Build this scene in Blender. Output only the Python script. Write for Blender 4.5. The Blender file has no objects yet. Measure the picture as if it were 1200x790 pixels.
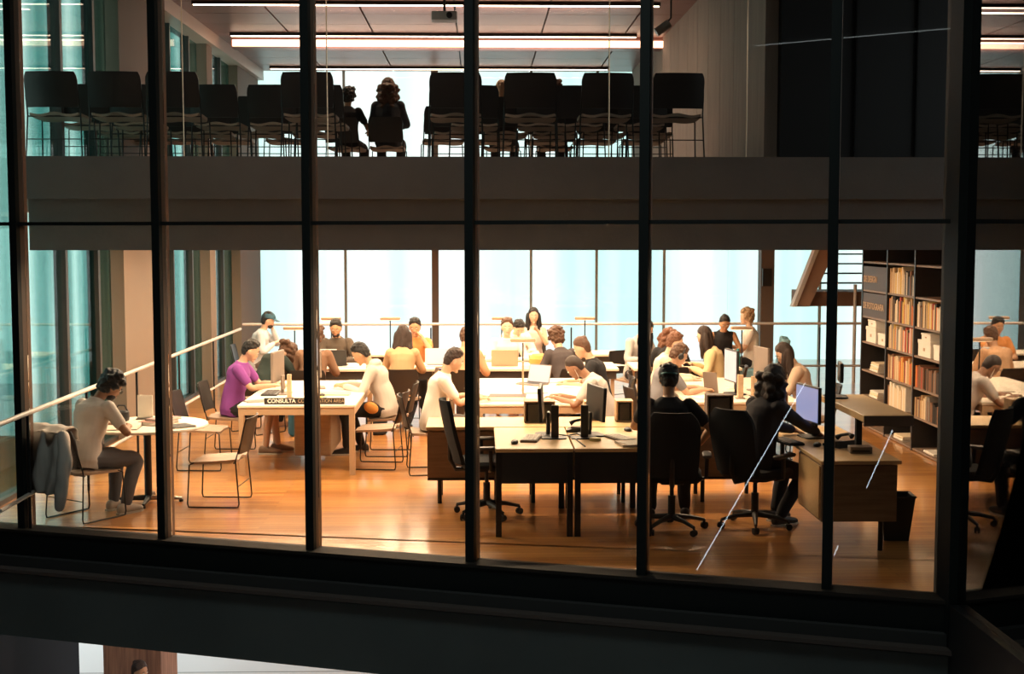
import bpy, bmesh, math, random
import numpy as np
from mathutils import Vector, Matrix, Euler, noise
R = math.radians
S = bpy.context.scene
C = S.collection

# ------------------------------------------------------------------ camera, world, lights, exposure
cam = bpy.data.objects.new('camera', bpy.data.cameras.new('camera')); C.objects.link(cam)
cam.location = (0, 0, 2.52)
cam.rotation_euler = (R(90 - 4.43), 0, R(-1.4))
cam.data.sensor_width = 36; cam.data.lens = 1550 / 1200 * 36
cam.data.clip_end = 300
S.camera = cam
S.view_settings.view_transform = 'Standard'; S.view_settings.look = 'None'
S.view_settings.exposure = 0.9; S.view_settings.gamma = 1.0
S.view_settings.use_curve_mapping = False
SKY = 1.1
w = bpy.data.worlds.new('sky'); S.world = w; w.use_nodes = True
nt = w.node_tree; bg = nt.nodes['Background']
tc = nt.nodes.new('ShaderNodeTexCoord'); nz = nt.nodes.new('ShaderNodeTexNoise'); cr = nt.nodes.new('ShaderNodeValToRGB')
nz.inputs['Scale'].default_value = 2.2; nz.inputs['Detail'].default_value = 3
cr.color_ramp.elements[0].position = .35; cr.color_ramp.elements[0].color = (.71, .82, .80, 1)
cr.color_ramp.elements[1].position = .62; cr.color_ramp.elements[1].color = (.80, .85, .84, 1)
nt.links.new(tc.outputs['Generated'], nz.inputs['Vector']); nt.links.new(nz.outputs['Fac'], cr.inputs['Fac'])
nt.links.new(cr.outputs['Color'], bg.inputs['Color']); bg.inputs['Strength'].default_value = SKY

def area(name, loc, size, power, color, rot=(0, 0, 0), spread=180):
    l = bpy.data.lights.new(name, 'AREA'); l.shape = 'RECTANGLE'; l.size, l.size_y = size
    l.energy = power; l.color = color; l.spread = R(spread)
    o = bpy.data.objects.new(name, l); o.location = loc; o.rotation_euler = rot; C.objects.link(o); return o
WARM = (1, .73, .47)
# recessed ceiling troughs of the reading room (each sits just under a luminaire housing built below)
TROUGH = [14.4, 16.2, 18.0, 19.8, 21.6]
for i, y in enumerate(TROUGH):
    area('reading_room_lamp', (-.3, y, 2.64), (6.6, .16), 150, WARM)
area('atrium_fill', (-1.2, 6.6, 6.1), (4, 1.5), 34, (.72, .90, .86))  # unseen fill light added to lift the dark beam under the facade
area('lower_hall_lamp', (.6, 14.6, -1.1), (2.5, 1.0), 120, (1, .62, .42))
for y in (18.7, 21.6):
    area('upper_room_lamp', (-.5, y, 5.62), (4.6, .10), 26, (1, .68, .45))
    area('upper_ceiling_fill', (-.5, y + .4, 5.35), (5.0, .12), 13, (1, .60, .45), (math.pi, 0, 0))  # upward fill added to make the upper ceiling glow, no fixture behind it
# lamps under the front edge of the upper gallery, over the counters
for x in (-2.6, 0.6, 3.2):
    area('gallery_edge_lamp', (x, 12.9, 2.3), (1.1, .12), 58 if x < 2 else 22, WARM)
area('void_edge_fill', (-1.6, 12.0, 5.6), (3.6, .14), 14, (1, .75, .6))  # unseen fill added above the void to light gallery front and chair backs

# ------------------------------------------------------------------ materials
MC = {}
def mat(name, col, rough=.6, metal=0, bump=0, bscale=60, var=0, vscale=8, emit=None, estr=0, spec=.5, coat=0, stretch=None):
    if name in MC: return MC[name]
    m = bpy.data.materials.new(name); m.use_nodes = True; n = m.node_tree; b = n.nodes['Principled BSDF']
    b.inputs['Base Color'].default_value = (*col, 1); b.inputs['Roughness'].default_value = rough
    b.inputs['Metallic'].default_value = metal; b.inputs['Specular IOR Level'].default_value = spec
    b.inputs['Coat Weight'].default_value = coat
    t = n.nodes.new('ShaderNodeTexCoord'); mp = n.nodes.new('ShaderNodeMapping')
    if stretch: mp.inputs['Scale'].default_value = stretch
    n.links.new(t.outputs['Object'], mp.inputs['Vector'])
    if var:
        z = n.nodes.new('ShaderNodeTexNoise'); z.inputs['Scale'].default_value = vscale; z.inputs['Detail'].default_value = 4
        n.links.new(mp.outputs['Vector'], z.inputs['Vector'])
        x = n.nodes.new('ShaderNodeMix'); x.data_type = 'RGBA'
        x.inputs['A'].default_value = (*[c * (1 - var) for c in col], 1); x.inputs['B'].default_value = (*[min(1, c * (1 + var)) for c in col], 1)
        n.links.new(z.outputs['Fac'], x.inputs['Factor']); n.links.new(x.outputs['Result'], b.inputs['Base Color'])
    if bump:
        z = n.nodes.new('ShaderNodeTexNoise'); z.inputs['Scale'].default_value = bscale
        n.links.new(mp.outputs['Vector'], z.inputs['Vector'])
        u = n.nodes.new('ShaderNodeBump'); u.inputs['Strength'].default_value = bump; u.inputs['Distance'].default_value = .01
        n.links.new(z.outputs['Fac'], u.inputs['Height']); n.links.new(u.outputs['Normal'], b.inputs['Normal'])
    if emit:
        b.inputs['Emission Color'].default_value = (*emit, 1); b.inputs['Emission Strength'].default_value = estr
    MC[name] = m; return m
def mat_wood(name, col, dark, scale=(1, 14, 14), rough=.4, vscale=3):
    if name in MC: return MC[name]
    m = bpy.data.materials.new(name); m.use_nodes = True; n = m.node_tree; b = n.nodes['Principled BSDF']
    t = n.nodes.new('ShaderNodeTexCoord'); mp = n.nodes.new('ShaderNodeMapping'); mp.inputs['Scale'].default_value = scale
    z = n.nodes.new('ShaderNodeTexNoise'); z.inputs['Scale'].default_value = vscale; z.inputs['Detail'].default_value = 6; z.inputs['Distortion'].default_value = .6
    r = n.nodes.new('ShaderNodeValToRGB'); r.color_ramp.elements[0].position = .3; r.color_ramp.elements[1].position = .7
    r.color_ramp.elements[0].color = (*dark, 1); r.color_ramp.elements[1].color = (*col, 1)
    n.links.new(t.outputs['Object'], mp.inputs['Vector']); n.links.new(mp.outputs['Vector'], z.inputs['Vector'])
    n.links.new(z.outputs['Fac'], r.inputs['Fac']); n.links.new(r.outputs['Color'], b.inputs['Base Color'])
    b.inputs['Roughness'].default_value = rough; MC[name] = m; return m
def mat_floor():
    m = bpy.data.materials.new('strip_floor'); m.use_nodes = True; n = m.node_tree; b = n.nodes['Principled BSDF']
    t = n.nodes.new('ShaderNodeTexCoord')
    br = n.nodes.new('ShaderNodeTexBrick'); br.offset = .37; br.squash = 1
    br.inputs['Scale'].default_value = 1; br.inputs['Brick Width'].default_value = 1.9; br.inputs['Row Height'].default_value = .09
    br.inputs['Mortar Size'].default_value = .0018; br.inputs['Mortar Smooth'].default_value = .2; br.inputs['Bias'].default_value = -.1
    br.inputs['Color1'].default_value = (.74, .35, .10, 1); br.inputs['Color2'].default_value = (.52, .20, .05, 1)
    br.inputs['Mortar'].default_value = (.14, .05, .015, 1)
    n.links.new(t.outputs['Object'], br.inputs['Vector'])
    mp = n.nodes.new('ShaderNodeMapping'); mp.inputs['Scale'].default_value = (.5, 9, 1)
    z = n.nodes.new('ShaderNodeTexNoise'); z.inputs['Scale'].default_value = 3; z.inputs['Detail'].default_value = 5
    n.links.new(t.outputs['Object'], mp.inputs['Vector']); n.links.new(mp.outputs['Vector'], z.inputs['Vector'])
    x = n.nodes.new('ShaderNodeMix'); x.data_type = 'RGBA'; x.blend_type = 'MULTIPLY'; x.inputs['Factor'].default_value = .7
    r = n.nodes.new('ShaderNodeValToRGB'); r.color_ramp.elements[0].position = .3; r.color_ramp.elements[0].color = (.55, .5, .45, 1); r.color_ramp.elements[1].position = .65
    n.links.new(z.outputs['Fac'], r.inputs['Fac'])
    n.links.new(br.outputs['Color'], x.inputs['A']); n.links.new(r.outputs['Color'], x.inputs['B']); n.links.new(x.outputs['Result'], b.inputs['Base Color'])
    b.inputs['Roughness'].default_value = .3; b.inputs['Coat Weight'].default_value = .8; b.inputs['Coat Roughness'].default_value = .12
    u = n.nodes.new('ShaderNodeBump'); u.inputs['Strength'].default_value = .25; u.inputs['Distance'].default_value = .004
    n.links.new(z.outputs['Fac'], u.inputs['Height']); n.links.new(u.outputs['Normal'], b.inputs['Normal'])
    return m
def mat_glass(name, tint, refl=.06, rough=0.0, streak=0, tint2=None, sscale=2.0):
    """architectural glass: tinted see-through pane with a fresnel reflection"""
    if name in MC: return MC[name]
    m = bpy.data.materials.new(name); m.use_nodes = True; n = m.node_tree
    for q in list(n.nodes): n.nodes.remove(q)
    o = n.nodes.new('ShaderNodeOutputMaterial'); mx = n.nodes.new('ShaderNodeMixShader')
    tr = n.nodes.new('ShaderNodeBsdfTransparent'); gl = n.nodes.new('ShaderNodeBsdfGlossy'); gl.inputs['Roughness'].default_value = rough
    tr.inputs['Color'].default_value = (*tint, 1)
    lw = n.nodes.new('ShaderNodeFresnel'); lw.inputs['IOR'].default_value = 1.5
    ml = n.nodes.new('ShaderNodeMath'); ml.operation = 'MULTIPLY'; ml.inputs[1].default_value = refl / .04
    n.links.new(lw.outputs['Fac'], ml.inputs[0]); ml.use_clamp = True
    if streak:
        t = n.nodes.new('ShaderNodeTexCoord'); mp = n.nodes.new('ShaderNodeMapping'); mp.inputs['Scale'].default_value = (1, 1, .04)
        z = n.nodes.new('ShaderNodeTexNoise'); z.inputs['Scale'].default_value = sscale; z.inputs['Detail'].default_value = 3
        r = n.nodes.new('ShaderNodeValToRGB'); r.color_ramp.elements[0].position = .38; r.color_ramp.elements[1].position = .62
        r.color_ramp.elements[0].color = (*tint, 1); r.color_ramp.elements[1].color = (*tint2, 1)
        n.links.new(t.outputs['Object'], mp.inputs['Vector']); n.links.new(mp.outputs['Vector'], z.inputs['Vector'])
        n.links.new(z.outputs['Fac'], r.inputs['Fac']); n.links.new(r.outputs['Color'], tr.inputs['Color'])
    n.links.new(ml.outputs[0], mx.inputs[0]); n.links.new(tr.outputs[0], mx.inputs[1]); n.links.new(gl.outputs[0], mx.inputs[2])
    n.links.new(mx.outputs[0], o.inputs[0]); MC[name] = m; return m

M_FLOOR = mat_floor()
M_BLACK = mat('black_paint', (.012, .012, .013), .5)
M_MULL = mat('bronze_mullion', (.05, .043, .038), .45, .2, var=.2)
M_MULLB = mat('black_gasket', (.006, .009, .009), .6)
M_STEEL = mat('dark_steel', (.05, .05, .05), .35, .8)
M_ROD = mat('black_rod', (.02, .018, .016), .4, .3)
M_CHROME = mat('brushed_steel', (.55, .53, .5), .3, .9)
M_RAIL = mat('pale_rail', (.58, .54, .50), .4, .1)
M_FASCIA = mat('fascia_concrete', (.15, .15, .15), .8, bump=.3, bscale=25, var=.15, vscale=5)
M_BEAM = mat('beam_paint', (.12, .14, .14), .7, var=.3, vscale=1.2, bump=.1)
M_BEIGE = mat('beige_panel', (.23, .17, .125), .7, var=.06, vscale=3)
M_BOARD = mat('board_marked_concrete', (.30, .25, .21), .85, bump=.4, bscale=14, var=.25, vscale=3, stretch=(3, 3, .35))
M_CEIL = mat('plum_ceiling_panel', (.30, .16, .14), .38, var=.12, vscale=2)
M_WHITE = mat('white_laminate', (.84, .74, .60), .35, var=.03)
M_EDGE = mat('tan_edge', (.48, .33, .20), .45, var=.08)
M_MAPLE = mat_wood('maple_veneer', (.74, .51, .26), (.62, .40, .18), rough=.32)
M_CAB = mat_wood('grey_brown_veneer', (.30, .20, .12), (.22, .14, .08), rough=.5)
M_WBOX = mat_wood('pale_ply', (.58, .40, .25), (.48, .32, .19), rough=.6)
M_SEAT = mat('tan_seat', (.36, .255, .18), .55, bump=.2, bscale=200)
M_SHELL = mat('dark_shell', (.024, .019, .017), .4, var=.1)
M_FABRIC = mat('black_fabric', (.014, .014, .015), .9, bump=.4, bscale=300)
M_PLAST = mat('black_plastic', (.02, .02, .021), .45)
M_GREYP = mat('grey_plastic', (.22, .17, .14), .45)
M_PAPER = mat('paper', (.85, .80, .72), .8, var=.04)
M_PRINT = mat('printed_page', (.66, .60, .50), .8, var=.25, vscale=90)
M_LTEXT = mat('white_lettering', (.85, .8, .72), .6)
M_TTEXT = mat('tan_lettering', (.55, .38, .24), .6)
M_LAMP = mat('lamp_head', (.42, .28, .18), .45)
M_GLASSF = mat_glass('facade_glass', (.93, .935, .93), .04)
M_GLASSR = mat_glass('return_glass', (.10, .10, .10), .13)
M_GLASSL = mat_glass('teal_glass', (.25, .52, .49), .018, streak=1, tint2=(.82, .97, .93), sscale=1.6)
M_GLASSB = mat_glass('back_glass', (.78, .91, .89), .03, streak=1, tint2=(.99, .98, .97), sscale=.8)

# ------------------------------------------------------------------ mesh helpers
class MB:
    def __init__(s): s.v = []; s.f = []; s.mi = []; s.cur = 0
    def add(s, vs, fs):
        o = len(s.v); s.v += [tuple(v) for v in vs]; s.f += [tuple(i + o for i in f) for f in fs]; s.mi += [s.cur] * len(fs); return s
    def box(s, x0, x1, y0, y1, z0, z1, M=None):
        vs = [Vector((x, y, z)) for z in (z0, z1) for y in (y0, y1) for x in (x0, x1)]
        if M: vs = [M @ v for v in vs]
        return s.add(vs, [(0, 2, 3, 1), (4, 5, 7, 6), (0, 1, 5, 4), (2, 6, 7, 3), (0, 4, 6, 2), (1, 3, 7, 5)])
    def rbox(s, x0, x1, y0, y1, z0, z1, r=.01, M=None, n=3):
        """box with corners rounded in the xy plane and slightly chamfered top/bottom"""
        r = min(r, (x1 - x0) / 2.01, (y1 - y0) / 2.01); e = min(r * .4, (z1 - z0) / 3)
        def ring(z, ins):
            out = []
            for cx, cy, a0 in ((x1 - r, y1 - r, 0), (x0 + r, y1 - r, 90), (x0 + r, y0 + r, 180), (x1 - r, y0 + r, 270)):
                for k in range(n + 1):
                    a = R(a0 + 90 * k / n); out.append(Vector((cx + (r - ins) * math.cos(a), cy + (r - ins) * math.sin(a), z)))
            return out
        rs = [ring(z0, e), ring(z0 + e, 0), ring(z1 - e, 0), ring(z1, e)]
        return s.rings(rs, M)
    def rings(s, rs, M=None, cap=True, close=False):
        k = len(rs[0]); vs = [v for r in rs for v in r]
        if M: vs = [M @ Vector(v) for v in vs]
        fs = []
        for i in range(len(rs) - (0 if close else 1)):
            a, b = i * k, ((i + 1) % len(rs)) * k
            fs += [(a + j, a + (j + 1) % k, b + (j + 1) % k, b + j) for j in range(k)]
        if cap and not close: fs += [tuple(range(k - 1, -1, -1)), tuple(range((len(rs) - 1) * k, len(rs) * k))]
        return s.add(vs, fs)
    def tube(s, pts, r, n=8, M=None, closed=False):
        pts = [Vector(p) for p in pts]; rs = []; N = len(pts); prev = None
        for i, p in enumerate(pts):
            if closed: d = (pts[(i + 1) % N] - pts[i - 1]).normalized()
            else: d = (pts[min(i + 1, N - 1)] - pts[max(i - 1, 0)]).normalized()
            if prev is None:
                u = d.orthogonal().normalized()
            else:
                u = (prev - d * prev.dot(d)).normalized()
            prev = u; v = d.cross(u); rr = r[i] if isinstance(r, (list, tuple)) else r
            rs.append([p + (u * math.cos(2 * math.pi * k / n) + v * math.sin(2 * math.pi * k / n)) * rr for k in range(n)])
        return s.rings(rs, M, close=closed)
    def cyl(s, x, y, z0, z1, r, r2=None, n=20, M=None):
        r2 = r if r2 is None else r2
        return s.rings([[Vector((x + q * math.cos(2 * math.pi * k / n), y + q * math.sin(2 * math.pi * k / n), z)) for k in range(n)] for z, q in ((z0, r), (z1, r2))], M)
    def lathe(s, prof, n=24, M=None):
        return s.rings([[Vector((q * math.cos(2 * math.pi * k / n), q * math.sin(2 * math.pi * k / n), z)) for k in range(n)] for q, z in prof], M)
    def ell(s, c, rx, ry, rz, M=None, n=20, m=12, fn=None):
        rs = []
        for i in range(m + 1):
            t = math.pi * (i + .001) / (m + .002) - math.pi / 2
            rs.append([Vector((rx * math.cos(t) * math.cos(2 * math.pi * k / n), ry * math.cos(t) * math.sin(2 * math.pi * k / n), rz * math.sin(t))) for k in range(n)])
        if fn: rs = [[fn(v) for v in r] for r in rs]
        rs = [[v + Vector(c) for v in r] for r in rs]
        return s.rings(rs, M)
    def mesh(s, name, mats, smooth=False):
        me = bpy.data.meshes.new(name); me.from_pydata(s.v, [], s.f)
        for m in (mats if isinstance(mats, (list, tuple)) else [mats]): me.materials.append(m)
        if any(s.mi): me.polygons.foreach_set('material_index', s.mi)
        bm = bmesh.new(); bm.from_mesh(me); bmesh.ops.recalc_face_normals(bm, faces=bm.faces); bm.to_mesh(me); bm.free()
        if smooth:
            me.polygons.foreach_set('use_smooth', [True] * len(me.polygons))
            me.set_sharp_from_angle(angle=R(40))
        return me
    def build(s, name, mats, parent=None, smooth=False):
        return link(name, s.mesh(name, mats, smooth), parent)
def link(name, data, parent=None):
    o = bpy.data.objects.new(name, data); C.objects.link(o)
    if parent: o.parent = parent
    return o
def tag(o, label=None, cat=None, group=None, kind=None):
    if label: o['label'] = label
    if cat: o['category'] = cat
    if group: o['group'] = group
    if kind: o['kind'] = kind
    return o
def thing(name, label, cat, loc=(0, 0, 0), rz=0, group=None):
    o = link(name, None); o.location = loc; o.rotation_euler = (0, 0, rz); return tag(o, label, cat, group)
def struct(name, mb, m, parent=None, smooth=False):
    o = mb.build(name, m, parent, smooth)
    if not parent: o['kind'] = 'structure'
    return o
def copy_tree(o, parent=None):
    c = o.copy(); C.objects.link(c); c.parent = parent
    for ch in list(o.children): copy_tree(ch, c)
    return c
def put(o, x, y, z=0, head=0, label=None, group=None):
    """head: compass heading, 0 = away from the street front, 90 = right"""
    o.location = (x, y, z); o.rotation_euler = (0, 0, -R(head))
    if label: o['label'] = label
    if group: o['group'] = group
    return o
class Kind:
    """first call hands out the prototype, later calls copies of it"""
    def __init__(s, fn): s.fn = fn; s.o = None
    def __call__(s):
        if s.o is None: s.o = s.fn(); return s.o
        return copy_tree(s.o)
def text(body, size, m, parent, M, name='lettering', bold=0, align='LEFT', ext=.001, squeeze=1):
    cu = bpy.data.curves.new(name, 'FONT'); cu.body = body; cu.size = size; cu.extrude = ext; cu.offset = bold; cu.align_x = align; cu.align_y = 'CENTER'
    cu.materials.append(m); q = bpy.data.objects.new('q', cu); C.objects.link(q)
    me = bpy.data.meshes.new_from_object(q.evaluated_get(bpy.context.evaluated_depsgraph_get())); bpy.data.objects.remove(q)
    o = link(name, me, parent); o.matrix_local = M @ Matrix.Diagonal((squeeze, 1, 1, 1)); return o
def XA(px, Y): return Y * ((px - 600) / 1553 + .0244)

# ------------------------------------------------------------------ the setting
FA, FS = 11.36, -.333                      # facade line: Y = FA + FS*(X+3.92)
def fy(x): return FA + FS * (x + 3.92)
FANG = math.atan(FS)
# floor: polygon bounded by the slanted facade, extends behind it
def slab(name, pts, z0, z1, m):
    mb = MB(); k = len(pts)
    mb.rings([[Vector((x, y, z0)) for x, y in pts], [Vector((x, y, z1)) for x, y in pts]])
    return struct(name, mb, m)
slab('floor', [(-4.55, fy(-4.55)), (3.3, fy(3.3)), (9, fy(3.3)), (9, 26.5), (-4.5, 26.5), (-4.5, 11.5)], -.2, 0, M_FLOOR)
# upper gallery floor with its deep front face
mb = MB().box(-4.5, 9, 13.0, 26.5, 2.74, 3.26); struct('ceiling', mb, mat('white_soffit', (.55, .5, .45), .8))
mb = MB().box(-4.3, 9, 12.78, 13.0, 2.37, 2.86).box(-4.3, 9, 12.70, 13.0, 2.86, 3.26); struct('trim_1', mb, M_FASCIA)
# upper floor ceiling: panels with dark joints, standing over the whole hall
mb = MB()
for i in range(7):
    for j in range(14):
        x0 = -4.4 + i * 1.35; y0 = 12.9 + j * .98
        mb.box(x0 + .014, x0 + 1.336, y0 + .008, y0 + .972, 5.75, 5.79)
mb.cur = 1; mb.box(-5, 9, 8.4, 26.6, 5.80, 6.0)
struct('ceiling_upper', mb, [M_CEIL, M_BLACK])
mb = MB().box(-4.5, -4.25, 11.6, 26.5, 5.55, 5.75); struct('trim_2', mb, mat('pale_bulkhead', (.62, .5, .42), .4))
# concrete wall of the upper floor (runs away from us) and black wall block beside it
mb = MB()
for j in range(14):
    mb.box(3.02, 3.16, 14.1 + j * .88, 14.1 + j * .88 + .865, 3.26, 5.75)
mb.cur = 1; mb.box(3.06, 3.25, 14.12, 26.4, 3.27, 5.75)
struct('wall_upper_right', mb, [M_BOARD, M_BLACK])
mb = MB().box(3.17, 9, 14.0, 14.15, 3.26, 5.75); struct('wall_upper_front', mb, M_BLACK)
mb = MB()
for x in (3.95, 4.6, 5.25, 5.9): mb.box(x, x + .02, 13.97, 14.0, 3.26, 5.75)
struct('trim_3', mb, M_STEEL)
struct('wall_right', MB().box(8.4, 8.6, fy(3.6), 26.5, 0, 2.74), M_BEIGE)
struct('wall_right_front', MB().box(3.5, 9, 8.75, 8.9, -1, 6), M_BLACK)

# left glass wall : mullions, columns and panes
GX = -4.5; GK = 4.5 / 4.08
mull = [(11.75, .06), (13.05 * GK, .08), (14.15 * GK, .08), (17.6 * GK, .05), (18.75 * GK, .07), (20.15 * GK, .06), (21.0 * GK, .07)]
mb = MB()
for y, wd in mull: mb.box(GX - .08, GX + .05, y - wd / 2, y + wd / 2, -.2, 5.8)
mb.box(GX - .08, GX + .05, 11.5, 26.5, -.2, .05)
struct('trim_4', mb, M_MULL)
def wallcol(n, y0, y1):
    struct(n, MB().box(GX - .15, GX + .16, y0 * GK, y1 * GK, 0, 5.75), M_BEIGE)
wallcol('trim_5', 14.75, 16.1); wallcol('trim_6', 19.45, 19.85); wallcol('trim_7', 21.9, 23.9)
struct('trim_8', MB().box(GX + .13, GX + .18, 18.0, 18.07, 0, 5.75).box(GX + .1, GX + .15, 18.45, 18.52, 0, 5.75).box(GX - .1, GX + .1, 17.76, 18.75, 0, 5.75), mat('cream_strip', (.5, .38, .28), .5))
ys = [11.5 / GK, 13.05, 14.15, 14.75, 17.0, 17.6, 18.75, 19.45, 19.85, 20.15, 21.0, 21.9]
for i in range(len(ys) - 1):
    if ys[i] == 14.75: continue
    struct('window_%d' % (i + 1), MB().box(GX - .02, GX, ys[i] * GK, ys[i + 1] * GK, 0, 5.8), M_GLASSL)
# back glass wall
BY = 26.5; BK = BY / 24
bx = [-4.05, -2.42, -.78, .93, 2.12, 3.35, 4.52, 5.1, 6.2, 7.6]
for i in range(len(bx) - 1):
    struct('window_%d' % (20 + i), MB().box(bx[i] * BK, bx[i + 1] * BK, BY, BY + .02, 0, 5.8), M_GLASSB)
mb = MB()
for x in (-2.42, 2.12, .93, 3.35, 6.2): mb.box(x * BK - .025, x * BK + .025, BY - .06, BY, 0, 5.8)
struct('trim_9', mb, mat('pale_mullion', (.45, .5, .48), .5))
struct('trim_10', MB().box(-.86 * BK, -.74 * BK, BY - .2, BY - .02, 0, 5.8).box(5.06 * BK, 5.30 * BK, BY - .35, BY - .05, 0, 5.8), mat('taupe_column', (.20, .15, .12), .6))
struct('trim_11', MB().box(5.6, 5.78, BY - .45, BY - .36, 1.5, 1.85), M_PLAST)

# facade: mullions, transom, sill, panes
FX = [-5.2, -3.92, -2.62, -1.34, -.06, 1.21, 2.48, 3.24]
TM = Matrix.Translation
def fm(x): return TM((x, fy(x), 0)) @ Matrix.Rotation(FANG, 4, 'Z')
mb = MB()
for x in FX[1:7]:
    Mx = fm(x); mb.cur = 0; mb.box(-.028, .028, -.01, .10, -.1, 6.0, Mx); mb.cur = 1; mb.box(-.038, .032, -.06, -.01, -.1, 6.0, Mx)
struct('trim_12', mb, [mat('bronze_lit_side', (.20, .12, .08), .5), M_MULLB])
mb = MB(); Mx = fm(-3.92); L = 7.9
mb.box(-1.3, L, -.04, .03, 2.595, 2.625, Mx); mb.box(-1.3, L, -.10, .10, -.22, -.02, Mx); struct('trim_13', mb, M_MULLB)
struct('trim_14', MB().box(-1.3, L, -.12, .1, -.02, .005, Mx), mat('sill_bronze', (.03, .02, .015), .7))
for i in range(len(FX) - 1):
    Mx = fm(FX[i]); ln = (FX[i + 1] - FX[i]) / math.cos(FANG)
    struct('window_%d' % (40 + i), MB().box(.03, ln - .03, .045, .055, .0, 6.0, Mx), M_GLASSF)
# corner column and glazed return wall towards the camera
struct('wall_corner', MB().box(3.20, 3.27, 8.80, 9.10, -1.2, 6.2), M_MULLB)
struct('window_50', MB().box(3.26, 3.28, 2.0, 8.80, 0, 6.0), M_GLASSR)
struct('wall_return', MB().box(3.36, 3.5, -6, 8.84, -5.6, 6.2).box(3.20, 3.36, -6, 8.78, -1.2, 0), M_BLACK)
# edge beam under the facade
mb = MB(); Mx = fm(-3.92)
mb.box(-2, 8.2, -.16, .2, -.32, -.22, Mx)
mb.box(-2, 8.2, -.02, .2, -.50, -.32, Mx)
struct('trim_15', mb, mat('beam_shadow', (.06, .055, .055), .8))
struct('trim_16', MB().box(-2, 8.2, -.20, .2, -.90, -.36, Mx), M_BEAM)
struct('trim_17', MB().box(-2, 8.2, -.26, -.16, -.335, -.305, Mx), mat('ledge_brown', (.12, .09, .08), .6))
# dark atrium round the viewer
M_ATR = mat('atrium_dark', (.018, .018, .019), .8)
struct('wall_left', MB().box(-5.4, -5.25, -6, 11.7, -5.6, 6.2), M_ATR)
struct('wall_behind', MB().box(-5.4, 3.75, -6.2, -6, -5.6, 6.2), M_ATR)
struct('ceiling_atrium', MB().box(-5.4, 9, -6.2, 13.0, 6.25, 6.4), M_ATR)
# lower level
struct('ground', MB().box(-30, 30, -8, 60, -4.4, -4.2), mat('pale_paving', (.62, .63, .64), .5, var=.1, vscale=.6))
mb = MB()
for k in range(9): mb.box(-30, 30, 8 + k * 3.0, 8.02 + k * 3.0, -4.2, -4.196)
struct('trim_18', mb, mat('paving_joint', (.3, .32, .33), .7))
struct('wall_lower_pier', MB().box(XA(113, 15.8), XA(181, 15.8), 15.8, 16.65, -4.2, -.2),
       mat_wood('board_cast_pier', (.36, .20, .13), (.16, .085, .06), scale=(9, 9, .6), rough=.8))
mb = MB()
for k in range(5): mb.box(-9.2, XA(72, 17.5 + k * .01), 12.2 + k * 1.4, 13.58 + k * 1.4, -4.2, -.9)
struct('wall_lower_left', MB().box(-7.6, -5.72, 12.4, 18.6, -4.2, -.3), mat('dark_glass_clad', (.02, .022, .028), .8, spec=.08))

# handrails (left wall and back wall)
def handrail(name, label, pts, posts, glassy=False):
    t = thing(name, label, 'handrail')
    MB().tube(pts, .022, 10).build('top_rail', M_RAIL, t, True)
    lo = [(x, y, z - .70) for x, y, z in pts]
    MB().tube(lo, .018, 8).build('lower_rail', M_RAIL, t, True)
    for p in posts:
        MB().rbox(p[0] - .012, p[0] + .012, p[1] - .012, p[1] + .012, 0, 1.0, .004).build('post', M_STEEL, t)
    return t
handrail('handrail', 'pale metal handrail running along the left glass wall', [(-3.86, 10.6, 1.0), (-3.86, 21.4, 1.0)], [(-3.86, y) for y in (11.3, 13.0, 14.9, 17.0, 19.2)])
handrail('handrail', 'pale metal handrail crossing in front of the back windows', [(-3.86, 21.6, 1.06), (7.3, 21.6, 1.06)], [(x, 21.6) for x in (-2.6, -.8, .95, 1.5, 2.75, 4.0, 5.6, 6.8)])

# staircase by the back windows, top right
st = thing('staircase', 'dark steel staircase with slanted stringer beside the back windows', 'staircase')
Yst = 22.3; xs = lambda p: XA(p, Yst); zz = lambda p: 2.52 - (p - 276) / 1553 * Yst
def poly_prism(pts, y0, y1):
    return MB().rings([[Vector((x, y0, z)) for x, z in pts], [Vector((x, y1, z)) for x, z in pts]])
poly_prism([(xs(936), zz(361)), (xs(952), zz(361)), (xs(991), zz(271)), (xs(973), zz(264))], Yst, Yst + .12).build('stringer', mat('stringer_tan', (.34, .23, .17), .6), st)
poly_prism([(xs(931), zz(361)), (xs(936), zz(361)), (xs(973), zz(264)), (xs(968), zz(264))], Yst - .04, Yst + .16).build('stringer_cap', mat('pale_cap', (.6, .58, .55), .5), st)
MB().box(xs(950), xs(1040), Yst + .12, Yst + 1.2, zz(361), zz(344)).build('landing', mat('landing_brown', (.15, .09, .06), .6), st)
for k in range(5):
    y = 333 - k * 11.5
    MB().box(xs(962 + k * 4), xs(1036), Yst + .2 + k * .02, Yst + .45, zz(y + 1.6), zz(y)).build('tread', M_STEEL, st)
MB().tube([(xs(1008), Yst + .1, 0), (xs(1008), Yst + .1, zz(335))], .03, 8).build('post', M_RAIL, st)

# ------------------------------------------------------------------ luminaires
def fixture(x0, x1, y, z, label, w_=.1, es=7, housing=.05):
    t = thing('linear_light', label, 'ceiling light', (0, 0, 0), 0, 'linear lights on the upper ceiling')
    MB().box(x0, x1, y - w_ / 2, y + w_ / 2, z, z + housing).build('housing', M_STEEL, t)
    MB().box(x0 + .02, x1 - .02, y - w_ * .4, y + w_ * .4, z - .012, z).build('diffuser', mat('warm_diffuser', (1, .9, .8), .5, emit=(1, .70, .50), estr=es), t)
    return t
zc = 5.75; UY = lambda p: (zc - 2.52) * 1553 / (276 - p)
fixture(XA(232, UY(8)), XA(545, UY(8)), UY(8), zc - .05, 'long thin glowing light strip nearest the front of the upper ceiling, left length', .05)
fixture(XA(556, UY(8)), XA(772, UY(8)), UY(8), zc - .05, 'long thin glowing light strip nearest the front of the upper ceiling, right length', .05)
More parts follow.
